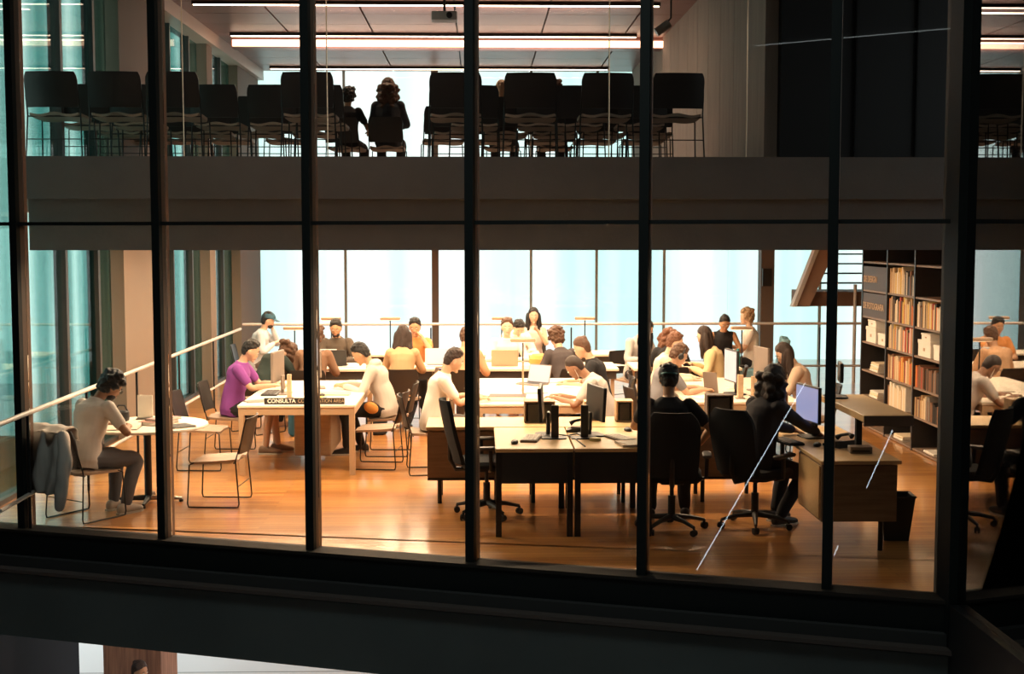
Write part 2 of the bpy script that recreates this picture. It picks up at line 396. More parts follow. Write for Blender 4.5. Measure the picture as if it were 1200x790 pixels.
fixture(XA(275, UY(44)), XA(546, UY(44)), UY(44), zc - .05, 'thin glowing light strip second from the front of the upper ceiling, left length', .06)
fixture(XA(552, UY(44)), XA(745, UY(44)), UY(44), zc - .05, 'thin glowing light strip second from the front of the upper ceiling, right length', .06)
fixture(XA(320, UY(82)), XA(712, UY(82)), UY(82), zc - .05, 'faint thin light strip farthest back on the upper ceiling', .04, 3)
t = thing('cove_light', 'broad glowing cove light beam crossing the upper ceiling', 'ceiling light')
MB().box(XA(276, 22), XA(786, 22), 22.0, 22.34, 5.57, 5.75).build('housing', M_CEIL, t)
MB().box(XA(278, 22), XA(784, 22), 21.97, 22.0, 5.585, 5.69).build('diffuser', mat('cove_diffuser', (1, .8, .65), .5, emit=(1, .62, .40), estr=2.6), t)
for y in TROUGH:
    t = thing('linear_light', 'linear warm light trough across the reading room ceiling', 'ceiling light', group='light troughs of the reading room')
    MB().box(-3.7, 3.1, y - .12, y - .10, 2.62, 2.735).box(-3.7, 3.1, y + .10, y + .12, 2.62, 2.735).box(-3.7, 3.1, y - .12, y + .12, 2.70, 2.735).build('housing', M_STEEL, t)
# unseen glowing tubes added behind the viewer so the facade glass mirrors bright lines
def mirrored_light_tube(p0, p1, label, Yv=20.5, e=4.5):
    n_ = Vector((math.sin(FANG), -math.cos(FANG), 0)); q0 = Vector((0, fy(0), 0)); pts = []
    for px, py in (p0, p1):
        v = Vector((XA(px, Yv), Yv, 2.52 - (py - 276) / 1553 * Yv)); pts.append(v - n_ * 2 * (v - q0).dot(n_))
    t = thing('mirrored_light_tube', label, 'light', group='unseen light tubes behind the viewer')
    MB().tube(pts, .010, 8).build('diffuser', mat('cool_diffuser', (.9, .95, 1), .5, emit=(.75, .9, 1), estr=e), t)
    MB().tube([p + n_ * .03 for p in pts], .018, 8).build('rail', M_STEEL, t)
mirrored_light_tube((818, 683), (948, 452), 'long unseen light tube mirrored as a bright diagonal line across the glass')
mirrored_light_tube((974, 694), (991, 650), 'short unseen light tube mirrored low beside the rightmost mullion')
mirrored_light_tube((1024, 580), (1054, 510), 'unseen light tube mirrored as a faint line over the reference desk', e=2)
# projector hanging from the upper ceiling
t = thing('projector', 'white ceiling projector hanging near the top middle of the upper room', 'projector', (XA(522, 15.8), 15.8, 5.02))
MB().rbox(-.15, .15, -.12, .12, .0, .10, .02).build('body', mat('white_plastic', (.7, .62, .55), .4), t)
MB().lathe([(.035, 0), (.035, .03), (.028, .034)], 16, TM((.06, -.12, .05)) @ Matrix.Rotation(R(90), 4, 'X')).build('lens', M_PLAST, t, True)
MB().tube([(0, 0, .10), (0, 0, .73)], .015).build('bracket', M_STEEL, t)
t = thing('spotlight', 'small cylindrical spotlight on the ceiling beside the concrete wall', 'spotlight', (XA(775, 16.5), 16.5, 5.06))
MB().cyl(0, 0, -.1, .1, .055, M=Matrix.Rotation(R(55), 4, 'Y')).build('lamp_head', mat('spot_grey', (.4, .34, .3), .4), t, True)
MB().tube([(0, 0, 0), (.1, 0, .12), (.1, 0, .69)], .012).build('bracket', M_STEEL, t)
for px, z0 in ((220, 3.26), (386, 3.26), (713, 3.26), (874, 3.26)):
    o = MB().tube([(XA(px, 12.85), 12.85, z0), (XA(px, 12.85), 12.85, 5.8)], .006, 6).build('suspension_cable', mat('bright_cable', (.85, .62, .42), .3, .6))
    tag(o, {220: 'thin vertical cable left of the first upstairs window bay mullion', 386: 'thin vertical cable in front of the seated pair upstairs', 713: 'thin vertical cable in front of the empty chairs upstairs', 874: 'thin vertical cable along the concrete wall upstairs'}[px], 'cable', 'vertical cables of the gallery front')

# ------------------------------------------------------------------ chairs
def rod_chair():
    t = thing('sled_chair', 'chair', 'chair')
    def shell(z0, prof, wx, th, bend, edge=.03):
        pass
    # seat: saddle shaped pad
    n = 12; top = []; bot = []
    rs = []
    for j in range(9):
        v = j / 8; y = .21 - v * .43
        dz = -.028 * (1 - v) ** 3 * 1.0 - .012 * math.sin(v * math.pi)
        hw = .235 - .02 * abs(2 * v - 1) ** 4
        ring = [];
        for i in range(n + 1):
            u = i / n * 2 - 1; ring.append(Vector((u * hw, y, .450 + dz + .012 * math.cos(u * math.pi * 1.6) * (.4 + .6 * v))))
        for i in range(n, -1, -1):
            u = i / n * 2 - 1; ring.append(Vector((u * hw * .98, y, .426 + dz + .012 * math.cos(u * math.pi * 1.6) * (.4 + .6 * v))))
        rs.append(ring)
    MB().rings(rs).build('seat', M_SEAT, t, True)
    rs = []
    for j in range(9):
        v = j / 8; z = .50 + v * .33
        hw = .232 * (1 - .10 * max(0, (v - .75) / .25) ** 2 - .05 * (1 - v) ** 3)
        yb = -.235 - .075 * v
        front = [Vector((u * hw, yb - .035 * (1 - u * u) - 0, z)) for u in [i / 10 * 2 - 1 for i in range(11)]]
        back = [Vector((u * hw, yb - .035 * (1 - u * u) - .014, z)) for u in [1 - i / 10 * 2 for i in range(11)]]
        rs.append(front + back)
    MB().rings(rs).build('backrest', M_SHELL, t, True)
    for s in (-1, 1):
        MB().tube([(s * .215, .17, .42), (s * .235, .215, .40), (s * .245, .235, .04), (s * .245, .225, .010), (s * .245, .20, .008), (s * .245, -.21, .008), (s * .245, -.235, .010), (s * .245, -.245, .04),
                   (s * .232, -.215, .44), (s * .228, -.27, .62), (s * .215, -.31, .80)], .0068, 8).build('side_frame', M_ROD, t, True)
    MB().tube([(-.22, .17, .415), (.22, .17, .415)], .0068, 8).tube([(-.232, -.20, .42), (.232, -.20, .42)], .0068, 8).tube([(-.24, -.235, .20), (.24, -.235, .20)], .005, 6).build('crossbar', M_ROD, t, True)
    return t
chair = Kind(rod_chair)
def office_chair():
    t = thing('office_chair', 'chair', 'chair')
    mb = MB(); mb.rbox(-.25, .25, -.23, .26, .44, .52, .09, n=6); mb.build('seat', M_FABRIC, t, True)
    rs = []
    for j in range(11):
        v = j / 10; z = .50 + v * .56; hw = .235 * (1 - .35 * max(0, (v - .7) / .3) ** 2.2 - .10 * (1 - v) ** 2); yb = -.24 - .05 * math.sin(v * 2.6) + .02 - .10 * v * v
        front = [Vector((u * hw, yb - .05 * (1 - u * u), z)) for u in [i / 10 * 2 - 1 for i in range(11)]]
        back = [Vector((u * hw, yb - .05 * (1 - u * u) - .035, z)) for u in [1 - i / 10 * 2 for i in range(11)]]
        rs.append(front + back)
    MB().rings(rs).build('backrest', M_FABRIC, t, True)
    MB().tube([(0, -.05, .43), (0, -.28, .43), (0, -.33, .52), (0, -.33, .72)], .022).build('back_bracket', M_PLAST, t, True)
    MB().cyl(0, 0, .12, .30, .032).cyl(0, 0, .30, .44, .018).rbox(-.1, .1, -.12, .1, .41, .445, .02).build('gas_column', M_PLAST, t, True)
    for k in range(5):
        a = R(72 * k + 20); c, s_ = math.cos(a), math.sin(a)
        lg = MB().tube([(.03 * c, .03 * s_, .115), (.17 * c, .17 * s_, .105), (.30 * c, .30 * s_, .075)], [.028, .02, .014], 8).build('base_leg', M_PLAST, t, True)
        Mx = TM((.30 * c, .30 * s_, .029)) @ Matrix.Rotation(a + .5, 4, 'Z') @ Matrix.Rotation(R(90), 4, 'X')
        cm = MB(); cm.lathe([(.012, -.024), (.028, -.022), (.028, -.006), (.014, -.004), (.014, .004), (.028, .006), (.028, .022), (.012, .024)], 16, Mx)
        cm.tube([(.30 * c, .30 * s_, .03), (.30 * c, .30 * s_, .075)], .010, 8); cm.build('castor', M_PLAST, lg, True)
    for s in (-1, 1):
        a = MB().tube([(s * .20, 0, .44), (s * .29, 0, .46), (s * .295, -.01, .64)], .018).build('armrest', M_PLAST, t, True)
        MB().rbox(s * .295 - .04, s * .295 + .04, -.13, .14, .64, .668, .035, n=4).build('arm_pad', mat('armrest_pad', (.10, .085, .075), .5), a, True)
    return t
ochair = Kind(office_chair)

# ------------------------------------------------------------------ tables and counters
def read_table(x0, x1, y0, y1, label, group, leg_in=0.0):
    t = thing('reading_table', label, 'table', (0, 0, 0), 0, group)
    MB().rbox(x0, x1, y0, y1, .715, .745, .012).build('tabletop', M_WHITE, t)
    MB().box(x0 + .01, x1 - .01, y0 + .01, y0 + .05, .64, .715).box(x0 + .01, x1 - .01, y1 - .05, y1 - .01, .64, .715).box(x0 + .01, x0 + .05, y0 + .05, y1 - .05, .64, .715).box(x1 - .05, x1 - .01, y0 + .05, y1 - .05, .64, .715).build('apron', M_EDGE, t)
    for x in (x0 + .01, x1 - .07):
        for y in (y0 + .01, y1 - .07):
            MB().rbox(x, x + .06, y, y + .06, 0, .64, .006).build('leg', M_EDGE, t)
    return t
t = read_table(-2.53, -1.30, 13.75, 16.1, 'pale long reading table carrying the black consultation area sign', 'long reading tables')
MB().rbox(-2.02, -1.62, 14.3, 15.4, .12, .64, .02).build('cable_pedestal', M_CAB, t)
read_table(-.04, 1.20, 13.8, 16.3, 'pale long reading table in the middle between white shirt man and grey shirt man', 'long reading tables')
read_table(2.20, 3.42, 13.9, 16.3, 'pale long reading table at right with two monitors', 'long reading tables')
def bench(x0, x1, y0, y1, label, group):
    t = thing('long_table', label, 'table', (0, 0, 0), 0, group)
    MB().rbox(x0, x1, y0, y1, .71, .745, .012).build('tabletop', M_WHITE, t)
    for ya in (y0 + .05, y1 - .08): MB().box(x0 + .03, x1 - .03, ya, ya + .03, .60, .71).build('apron', mat('dark_apron', (.05, .035, .025), .6), t)
    k = max(1, round((x1 - x0) / 1.8))
    for i in range(k + 1):
        for y in (y0 + .1, y1 - .15):
            x = x0 + .05 + (x1 - x0 - .15) * i / k
            MB().rbox(x, x + .05, y, y + .05, 0, .71, .005).build('leg', M_EDGE, t)
    return t
bench(-2.75, -.60, 17.45, 18.35, 'long white table behind the consultation table where the bearded man sits', 'cross tables of the middle row')
bench(-.45, 1.85, 17.45, 18.35, 'long white table in the middle behind the tan laptop', 'cross tables of the middle row')
bench(2.05, 3.5, 17.45, 18.35, 'long white table at right in front of the woman in black top', 'cross tables of the middle row')
bench(-2.6, .9, 19.55, 20.2, 'narrow far table by the back rail, left of the black haired woman', 'cross tables by the back rail')
bench(1.1, 3.1, 19.55, 20.2, 'narrow far table by the back rail, right of the black haired woman', 'cross tables by the back rail')

# round table
t = thing('round_table', 'round white cafe table on one dark post beside the man in white shirt', 'table', (-3.13, 12.42, 0))
MB().lathe([(.53, .715), (.56, .720), (.565, .728), (.56, .742), (.54, .745)], 48).build('tabletop', M_WHITE, t, True)
MB().cyl(0, 0, .04, .715, .035).build('post', M_STEEL, t, True)
for a in (0, 90, 180, 270):
    c, s_ = math.cos(R(a + 5)), math.sin(R(a + 5))
    f = MB().tube([(0, 0, .045), (.16 * c, .16 * s_, .04), (.31 * c, .31 * s_, .03)], [.03, .022, .015], 8).build('foot', M_CHROME if a in (0,) else M_STEEL, t, True)
    MB().cyl(.30 * c, .30 * s_, 0, .02, .02).build('foot_pad', M_PLAST, f, True)

# staff desks in front
def staff_desk(x0, x1, y0, y1, label, panel=True):
    t = thing('staff_desk', label, 'desk', group='staff desks at the front')
    MB().rbox(x0 + .003, x1 - .003, y0, y1, .715, .745, .008).build('desktop', M_MAPLE, t)
    MB().box(x0 + .01, x1 - .01, y0 + .02, y0 + .045, .45, .715).build('modesty_panel', M_PLAST, t)
    for x in (x0 + .005, x1 - .055):
        for y in (y0 + .01, y1 - .07):
            MB().rbox(x, x + .05, y, y + .05, 0, .715, .004).build('leg', M_STEEL, t)
    return t
staff_desk(.125, .78, 10.87, 12.10, 'maple topped staff desk on black legs, left one of the joined pair')
staff_desk(.785, 1.44, 10.87, 12.10, 'maple topped staff desk on black legs, right one of the joined pair')
t = thing('low_counter', 'long low maple topped counter behind the staff desks', 'counter')
MB().rbox(-.50, 2.72, 12.14, 12.80, .715, .745, .008).build('countertop', M_MAPLE, t)
for a, b in ((-.49, .55), (.56, 1.60), (1.61, 2.71)):
    c = MB().box(a, b, 12.20, 12.78, .26, .70).build('cabinet_body', M_CAB, t)
    MB().box(a + .01, b - .01, 12.185, 12.20, .28, .69).build('door', M_CAB, c)
MB().box(-.49, 2.71, 12.22, 12.78, .23, .26).build('plinth', M_PLAST, t)
for x in (-.38, .5, 1.35, 2.1, 2.6):
    for y in (12.3, 12.7): MB().cyl(x, y, 0, .23, .02).build('leg', M_STEEL, t)
# reference desk at right
t = thing('reference_desk', 'brown reference desk with pedestal at the right front', 'desk')
MB().rbox(2.68, 3.32, 10.22, 12.12, .715, .745, .008).build('desktop', M_MAPLE, t)
pd = MB().box(2.70, 3.30, 10.27, 11.0, .25, .70).build('pedestal', M_CAB, t)
MB().box(2.685, 2.70, 10.30, 10.97, .27, .69).build('drawer_front', M_MAPLE, pd)
for x in (2.76, 3.2):
    for y in (10.35, 11.9): MB().cyl(x, y, 0, .25 if y < 11 else .715, .02).build('leg', M_STEEL, t)
# raised transaction shelf
Mc = (3.07, 10.35)
ts = MB().rbox(3.05, 3.45, 10.36, 11.75, 1.03, 1.085, .008).build('raised_shelf', M_MAPLE, t)
MB().box(3.05, 3.45, 10.35, 10.36, 1.0, 1.08).build('end_panel', M_GREYP, ts)
for y in (10.7, 11.55): MB().rbox(3.09, 3.14, y, y + .05, .745, 1.03, .004).build('shelf_post', M_PLAST, ts)
# waste bin
o = MB().rings([[Vector((sx * a, sy * a * .8, z)) for sx, sy in ((1, 1), (-1, 1), (-1, -1), (1, -1))] for a, z in ((.10, 0), (.14, .36), (.15, .37), (.145, .38), (.125, .37), (.09, .02))]).build('waste_bin', M_PLAST)
tag(o, 'black waste bin on the floor under the reference desk end', 'waste bin'); put(o, 3.25, 10.55 - .05, 0, 5)
o.location = (3.44, 10.75, 0)

# ------------------------------------------------------------------ bookcase
SX, SZ = 5.05, [.03, .41, .75, 1.12, 1.455, 1.80, 2.17]
bay = [14.15, 15.25, 16.3, 17.35]
t = thing('bookcase', 'tall dark bookcase with three bays of books at the right', 'bookcase')
for i in range(4): MB().box(SX, SX + .34, bay[i] - .018, bay[i] + .018, 0, 2.45).build('upright', M_SHELL, t)
MB().box(SX + .33, SX + .35, bay[0], bay[3], 0, 2.45).build('back_panel', M_BLACK, t)
M_SHELFW = mat('shelf_taupe', (.25, .17, .12), .5)
for i in range(3):
    for z in SZ + [2.44]:
        MB().box(SX + .01, SX + .33, bay[i] + .018, bay[i + 1] - .018, z - .022, z).build('shelf', M_SHELFW, t)
random.seed(4)
SPINES = {'cream': (.75, .62, .42), 'tan': (.55, .36, .18), 'white': (.8, .74, .64), 'orange': (.70, .24, .06), 'red': (.45, .07, .04), 'brown': (.22, .11, .06),
          'yellow': (.72, .48, .12), 'grey': (.30, .26, .22), 'black': (.03, .025, .022), 'blue': (.12, .16, .24)}
BM = {}
def book_mesh(col):
    if col not in BM:
        mb = MB(); mb.cur = 0
        # spine and boards wrap a page block; unit size, spine towards -x
        mb.box(0, 1, -.5, -.42, 0, 1); mb.box(0, 1, .42, .5, 0, 1)
        mb.rings([[Vector((.02, -.5, z)), Vector((-.03, -.3, z)), Vector((-.045, 0, z)), Vector((-.03, .3, z)), Vector((.02, .5, z)), Vector((.04, .45, z)), Vector((.04, -.45, z))] for z in (0, 1)])
        mb.cur = 1; mb.box(.04, .97, -.42, .42, .02, .98)
        BM[col] = mb.mesh('book', [mat('spine_' + col, SPINES[col], .6), M_PAPER])
    return BM[col]
ORD = ['first', 'second', 'third', 'fourth', 'fifth', 'sixth', 'seventh', 'eighth', 'ninth', 'tenth', 'eleventh', 'twelfth', 'thirteenth', 'fourteenth', 'fifteenth', 'sixteenth', 'seventeenth', 'eighteenth', 'nineteenth', 'twentieth'] + ['twenty-' + q for q in ('first', 'second', 'third', 'fourth', 'fifth', 'sixth', 'seventh', 'eighth', 'ninth')] + ['thirtieth'] + ['thirty-' + q for q in ('first', 'second', 'third', 'fourth', 'fifth')]
ROWN = {5: 'top', 4: 'second', 3: 'third', 2: 'fourth', 1: 'fifth', 0: 'sixth'}
BAYN = ['right', 'middle', 'left']
def fill(b, row, f0, f1, cols, hmin, hmax):
    """fractions run from the left (far) end of the bay to its right (near) end"""
    y = bay[b + 1] - .03 - f0 * 1.0; ye = bay[b + 1] - .03 - f1 * 1.0; k = 0
    while True:
        w_ = random.uniform(.022, .046)
        if y - w_ < ye: break
        c = random.choice(cols); h = random.uniform(hmin, hmax); d = random.uniform(.17, .22)
        o = link('book', book_mesh(c)); o.scale = (d, w_, h); o.location = (SX + .03, y - w_ / 2, SZ[row])
        o.rotation_euler = (0, 0, 0)
        tag(o, '%s spined book, %s from left on the %s shelf, %s bay' % (c, ORD[k], ROWN[row], BAYN[b]), 'book', 'books on the %s shelf of the %s bay' % (ROWN[row], BAYN[b]))
        y -= w_ + .001; k += 1
A = ['cream', 'tan', 'orange', 'cream', 'yellow', 'white', 'brown', 'tan', 'grey', 'red', 'black']
fill(1, 5, .02, .55, ['tan', 'cream', 'yellow', 'orange', 'white'], .24, .33); fill(1, 5, .56, .98, ['black', 'grey', 'blue', 'brown', 'white'], .22, .30)
fill(1, 4, .02, .98, A, .22, .32); fill(1, 3, .02, .98, A + ['white'], .24, .31); fill(1, 2, .0, .97, ['red', 'orange', 'tan', 'brown', 'cream', 'yellow', 'brown'], .24, .31)
fill(1, 1, .02, .72, ['cream', 'tan', 'white', 'brown', 'cream'], .22, .30)
fill(0, 4, .02, .80, A, .22, .31); fill(0, 2, .0, .30, ['red', 'orange', 'brown'], .22, .28); fill(0, 2, .34, .98, ['black', 'brown', 'black', 'grey'], .2, .26)
fill(0, 1, .0, .5, ['tan', 'brown', 'cream', 'grey'], .2, .27); fill(0, 1, .52, .9, ['black', 'brown'], .18, .24)
# leaning papers / archive boxes
def archive_box(x, y, z, d, w_, h, label, grp):
    t = thing('archive_box', label, 'box', (x, y, z), 0, grp)
    MB().rbox(0, d, -w_ / 2, w_ / 2, 0, h * .8, .006).build('body', M_PAPER, t)
    MB().rbox(-.006, d + .006, -w_ / 2 - .005, w_ / 2 + .005, h * .78, h, .008).build('lid', M_PAPER, t)
    MB().rbox(-.004, .002, -.03, .03, h * .35, h * .55, .004).build('label_holder', M_EDGE, t)
archive_box(SX + .04, 17.05, SZ[3], .26, .42, .20, 'cream archive box lying at the far end of the left bay, lower one', 'archive boxes')
archive_box(SX + .06, 17.08, SZ[3] + .2, .22, .34, .09, 'small cream archive box on top of a larger one in the left bay', 'archive boxes')
archive_box(SX + .04, 16.55, SZ[3], .26, .38, .15, 'cream archive box next to the bay divider in the left bay', 'archive boxes')
archive_box(SX + .04, 14.98, SZ[3], .26, .42, .19, 'large cream archive box on the left of the right bay shelf', 'archive boxes')
archive_box(SX + .05, 14.96, SZ[3] + .19, .22, .30, .08, 'flat cream box on top of the archive box in the right bay', 'archive boxes')
archive_box(SX + .04, 14.45, SZ[3], .26, .42, .17, 'cream archive box nearest the front in the right bay', 'archive boxes')
for (b, row, n, lb) in ((2, 2, 4, 'upper pile of the left bay'), (2, 1, 3, 'lower pile of the left bay'), (0, 0, 1, 'low shelf of right bay'), (1, 0, 2, 'low shelf of middle bay')):
    for k in range(n):
        o = link('book', book_mesh('cream' if k % 2 else 'white')); o.scale = (.24, .03, .34); o.rotation_euler = (R(90), 0, 0)
        o.location = (SX + .04, bay[b] + .75 - .02 * k, SZ[row] + .016 + .031 * k)
        tag(o, 'pale book lying flat, %s from bottom of the pile, %s' % (ORD[k], lb), 'book', 'flat piles of pale books')
# dark subject panels with lettering in the left bay
for row, word in ((5, 'DE DESIGN'), (4, 'DE FOTOGRAFIA')):
    s_ = thing('shelf_sign', 'dark shelf panel with the tan words %s' % word, 'sign', (SX + .005, 16.83, SZ[row]), 0, 'subject panels of the bookcase')
    MB().rbox(0, .012, -.50, .49, 0.003, .31, .004).build('panel', mat('panel_umber', (.07, .045, .035), .5), s_)
    Mt = TM((-.004, .46, .14)) @ Matrix.Rotation(R(-90), 4, 'Z') @ Matrix.Rotation(R(90), 4, 'X')
    text(word, .115, M_TTEXT, s_, Mt, 'lettering', .002)

# ------------------------------------------------------------------ monitors, laptops, small things
def monitor(x, y, z, head, label, scr, w_=.50, h=.32, group='computer monitors', bodym=None, tilt=0):
    """screen faces heading direction"""
    t = thing('monitor', label, 'monitor', (x, y, z), -R(head), group); bodym = bodym or M_PLAST
    Mr = TM((0, .03, .14)) @ Matrix.Rotation(R(-tilt), 4, 'X')
    MB().rbox(-w_ / 2, w_ / 2, -.03, 0, 0, h, .008, M=Mr).build('casing', bodym, t)
    MB().box(-w_ / 2 + .012, w_ / 2 - .012, 0, .003, .015, h - .015, Mr).build('screen', scr, t)
    MB().rbox(-.05, .05, -.055, -.03, -.0, .16, .01, M=TM((0, 0, .05))).tube([(0, -.04, .008), (0, -.045, .2)], .02).build('stand', bodym, t)
    MB().rbox(-.13, .13, -.13, .08, 0, .012, .05, n=5).build('base', bodym, t)
    return t
SCR_B = mat('screen_blue', (.1, .12, .2), .3, emit=(.32, .38, .72), estr=.42)
SCR_W = mat('screen_white', (.3, .3, .33), .3, emit=(.85, .85, .92), estr=.28)
SCR_D = mat('screen_off', (.01, .01, .012), .15)
monitor(XA(638, 11.55), 11.62, .745, -85, 'black monitor seen edge-on, left one on the joined staff desks', SCR_D, .44, .30, tilt=3)
monitor(XA(697, 11.6), 11.62, .745, 75, 'black monitor turned right, on the right staff desk', SCR_D, .44, .30, tilt=3)
for px in (651, 686):
    t = thing('screen_support', 'dark upright support post %s the staff desk monitors' % ('behind the left of' if px < 660 else 'between'), 'monitor stand', (XA(px, 11.45), 11.45, .745))
    MB().rbox(-.033, .033, -.015, .015, 0, .29, .006).build('post', M_PLAST, t); MB().rbox(-.12, .10, -.08, .08, 0, .01, .02).build('base', M_PLAST, t)
monitor(XA(960, 11.3), 11.45, .745, -101, 'monitor with lit blue screen on the reference desk', SCR_B, .46, .32)
monitor(XA(990, 11.5), 11.55, 1.085, 100, 'dark monitor seen from behind at the far end of raised shelf', SCR_D, .26, .17)
monitor(XA(862, 14.6), 14.6, .745, -98, 'pale lit monitor on the right reading table', SCR_W, .42, .36)
monitor(XA(899, 14.7), 14.9, .745, 80, 'dark monitor facing the long haired woman on right reading table', SCR_D, .42, .36, bodym=M_GREYP)
monitor(XA(330, 15.0), 14.75, .745, -82, 'grey monitor in front of the man in purple shirt', SCR_D, .44, .34, bodym=M_GREYP)
monitor(XA(372, 15.3), 15.3, .745, 80, 'grey monitor beside the mullion on the consultation table', SCR_D, .36, .30, bodym=M_GREYP)
def keyboard(x, y, z, head, label, m=None, w_=.42, d=.15):
    t = thing('keyboard', label, 'keyboard', (x, y, z), -R(head), 'keyboards')
    MB().rbox(-w_ / 2, w_ / 2, -d / 2, d / 2, 0, .018, .008).build('body', m or M_GREYP, t)
    mb = MB()
    for r_ in range(4):
        for c in range(13): mb.box(-w_ / 2 + .012 + c * (w_ - .02) / 13, -w_ / 2 + .008 + (c + 1) * (w_ - .02) / 13 - .002, -d / 2 + .012 + r_ * .034, -d / 2 + .04 + r_ * .034, .018, .024)
    mb.build('keys', M_PAPER if m is None else M_PLAST, t)
keyboard(XA(623, 11.35), 11.38, .745, -80, 'tan keyboard on the left staff desk', w_=.36)
keyboard(XA(729, 11.35), 11.38, .745, 70, 'tan keyboard on the right staff desk', w_=.36)
keyboard(XA(926, 11.2), 11.15, .745, 75, 'dark keyboard under the curly haired woman hands', M_PLAST, .36)
keyboard(XA(318, 14.8), 14.75, .745, 90, 'black keyboard in front of the man in purple shirt', M_PLAST, .42, .18)
def mouse(x, y, z, label, head=0):
    t = thing('computer_mouse', label, 'mouse', (x, y, z), -R(head), 'computer mice')
    MB().ell((0, 0, .014), .032, .055, .022, fn=lambda v: Vector((v.x, v.y, max(v.z, -.014)))).build('shell', M_PLAST, t, True)
    MB().rbox(-.004, .004, .01, .035, .030, .036, .003).build('scroll_wheel', M_GREYP, t)
mouse(XA(603, 11.2), 11.15, .745, 'black mouse on the left staff desk', 10)
mouse(XA(737, 11.9), 11.85, .745, 'black mouse behind the right staff desk keyboard', -20)
mouse(XA(375, 14.4), 14.5, .745, 'black mouse on the consultation table, farther one', 0)
mouse(XA(376, 13.9), 14.12, .745, 'black mouse on the consultation table, nearer one', 30)
mouse(XA(966, 10.9), 10.95, .745, 'black mouse on the reference desk by the woman hand', 30)
def sbook(x, y, z, head, w_, d, h, m, label, name='book', grp=None):
    t = thing(name, label, 'book' if name in ('book', 'notebook') else 'paper', (x, y, z), -R(head), grp)
    MB().box(-w_ / 2 + .004, w_ / 2 - .004, -d / 2 + .004, d / 2 - .004, .003, h - .003).build('pages', M_PAPER, t)
    MB().box(-w_ / 2, w_ / 2, -d / 2, d / 2, h - .003, h).box(-w_ / 2, w_ / 2, -d / 2, d / 2, 0, .003).box(-w_ / 2, -w_ / 2 + .004, -d / 2, d / 2, 0, h).build('cover', m, t)
    return t
def papers(x, y, z, head, label, w_=.21, d=.297, n=3, grp='loose papers'):
    t = thing('paper_sheets', label, 'paper', (x, y, z), -R(head), grp)
    for k in range(n):
        MB().box(-w_ / 2, w_ / 2, -d / 2, d / 2, .001 + k * .002, .0025 + k * .002, Matrix.Rotation(R(k * 7 - 5), 4, 'Z')).build('sheet', M_PAPER if k % 2 else M_PRINT, t)
def open_book(x, y, z, head, label, w_=.40, d=.28):
    t = thing('open_book', label, 'book', (x, y, z), -R(head), 'open books and notebooks')
    rs = []
    for j in (-d / 2, d / 2):
        top = [Vector((u * w_ / 2, j, .006 + .022 * math.sin(min(1, abs(u) * 1.15) * math.pi) ** .7 * (1 if abs(u) < .87 else 0) + .004)) for u in [i / 12 * 2 - 1 for i in range(13)]]
        rs.append(top + [Vector((w_ / 2, j, .003)), Vector((-w_ / 2, j, .003))])
    MB().rings(rs).build('pages', M_PRINT, t, True)
    MB().box(-w_ / 2 - .006, w_ / 2 + .006, -d / 2 - .006, d / 2 + .006, 0, .003).build('cover', M_SHELL, t)
open_book(-3.28, 12.2, .745, 85, 'open book under the hands of the man at round table')
sbook(-3.02, 12.42, .745, 20, .24, .32, .035, mat('brick_cover', (.30, .12, .08), .6), 'brick red book lying on the round table')
sbook(-2.98, 12.45, .78, 28, .20, .28, .02, mat('dusk_cover', (.32, .20, .18), .6), 'smaller dusty pink book on the brick red one')
sbook(-2.80, 12.20, .745, 50, .22, .28, .015, M_PLAST, 'dark notebook near the round table edge', 'notebook')
t = thing('sign_holder', 'white upright sheet in a stand on the round table', 'sign', (-3.22, 12.72, .745), -R(8))
MB().box(-.075, .075, -.004, .004, .012, .235).build('sheet', M_PAPER, t); MB().rbox(-.085, .085, -.04, .04, 0, .012, .01).build('base', M_GREYP, t)
t = thing('camera_case', 'small black case on the round table beside the man', 'case', (-3.42, 12.62, .745))
MB().rbox(-.07, .07, -.05, .05, 0, .10, .03).build('body', M_PLAST, t, True); MB().tube([(-.06, 0, .09), (-.03, 0, .15), (.03, 0, .15), (.06, 0, .09)], .008).build('strap', M_PLAST, t, True)
sbook(1.32, 11.08, .745, 80, .26, .30, .02, mat('tan_folder', (.55, .40, .26), .6), 'tan folder on the right staff desk', 'notebook')
papers(1.34, 11.06, .765, 65, 'loose pages on top of the tan folder')
papers(-.0, 14.2, .745, 15, 'papers in front of the white shirt man')
papers(2.45, 14.3, .745, 60, 'papers at the near end of right reading table', n=4)
papers(.95, 14.45, .745, 100, 'papers under the grey shirt man arms', n=4)
open_book(.62, 14.9, .745, 90, 'open printed book in front of the grey shirt man')
papers(-1.55, 15.0, .745, 80, 'papers under the hooded man hands', n=3)
sbook(-1.62, 14.65, .745, 0, .36, .25, .02, mat('olive_pad', (.55, .50, .30), .7), 'pale notepad in front of the hooded man', 'notebook')
sbook(-1.75, 14.35, .745, 10, .07, .12, .015, mat('yellow_pad', (.8, .55, .1), .7), 'small yellow pad on the consultation table', 'notebook')
sbook(-2.38, 14.05, .745, 60, .16, .24, .012, M_GREYP, 'grey booklet left of the consultation sign', 'notebook')
papers(2.98, 15.2, .745, 10, 'papers in front of long haired woman', n=3)
papers(3.0, 11.55, .745, 10, 'papers beside the reference desk monitor', n=4)
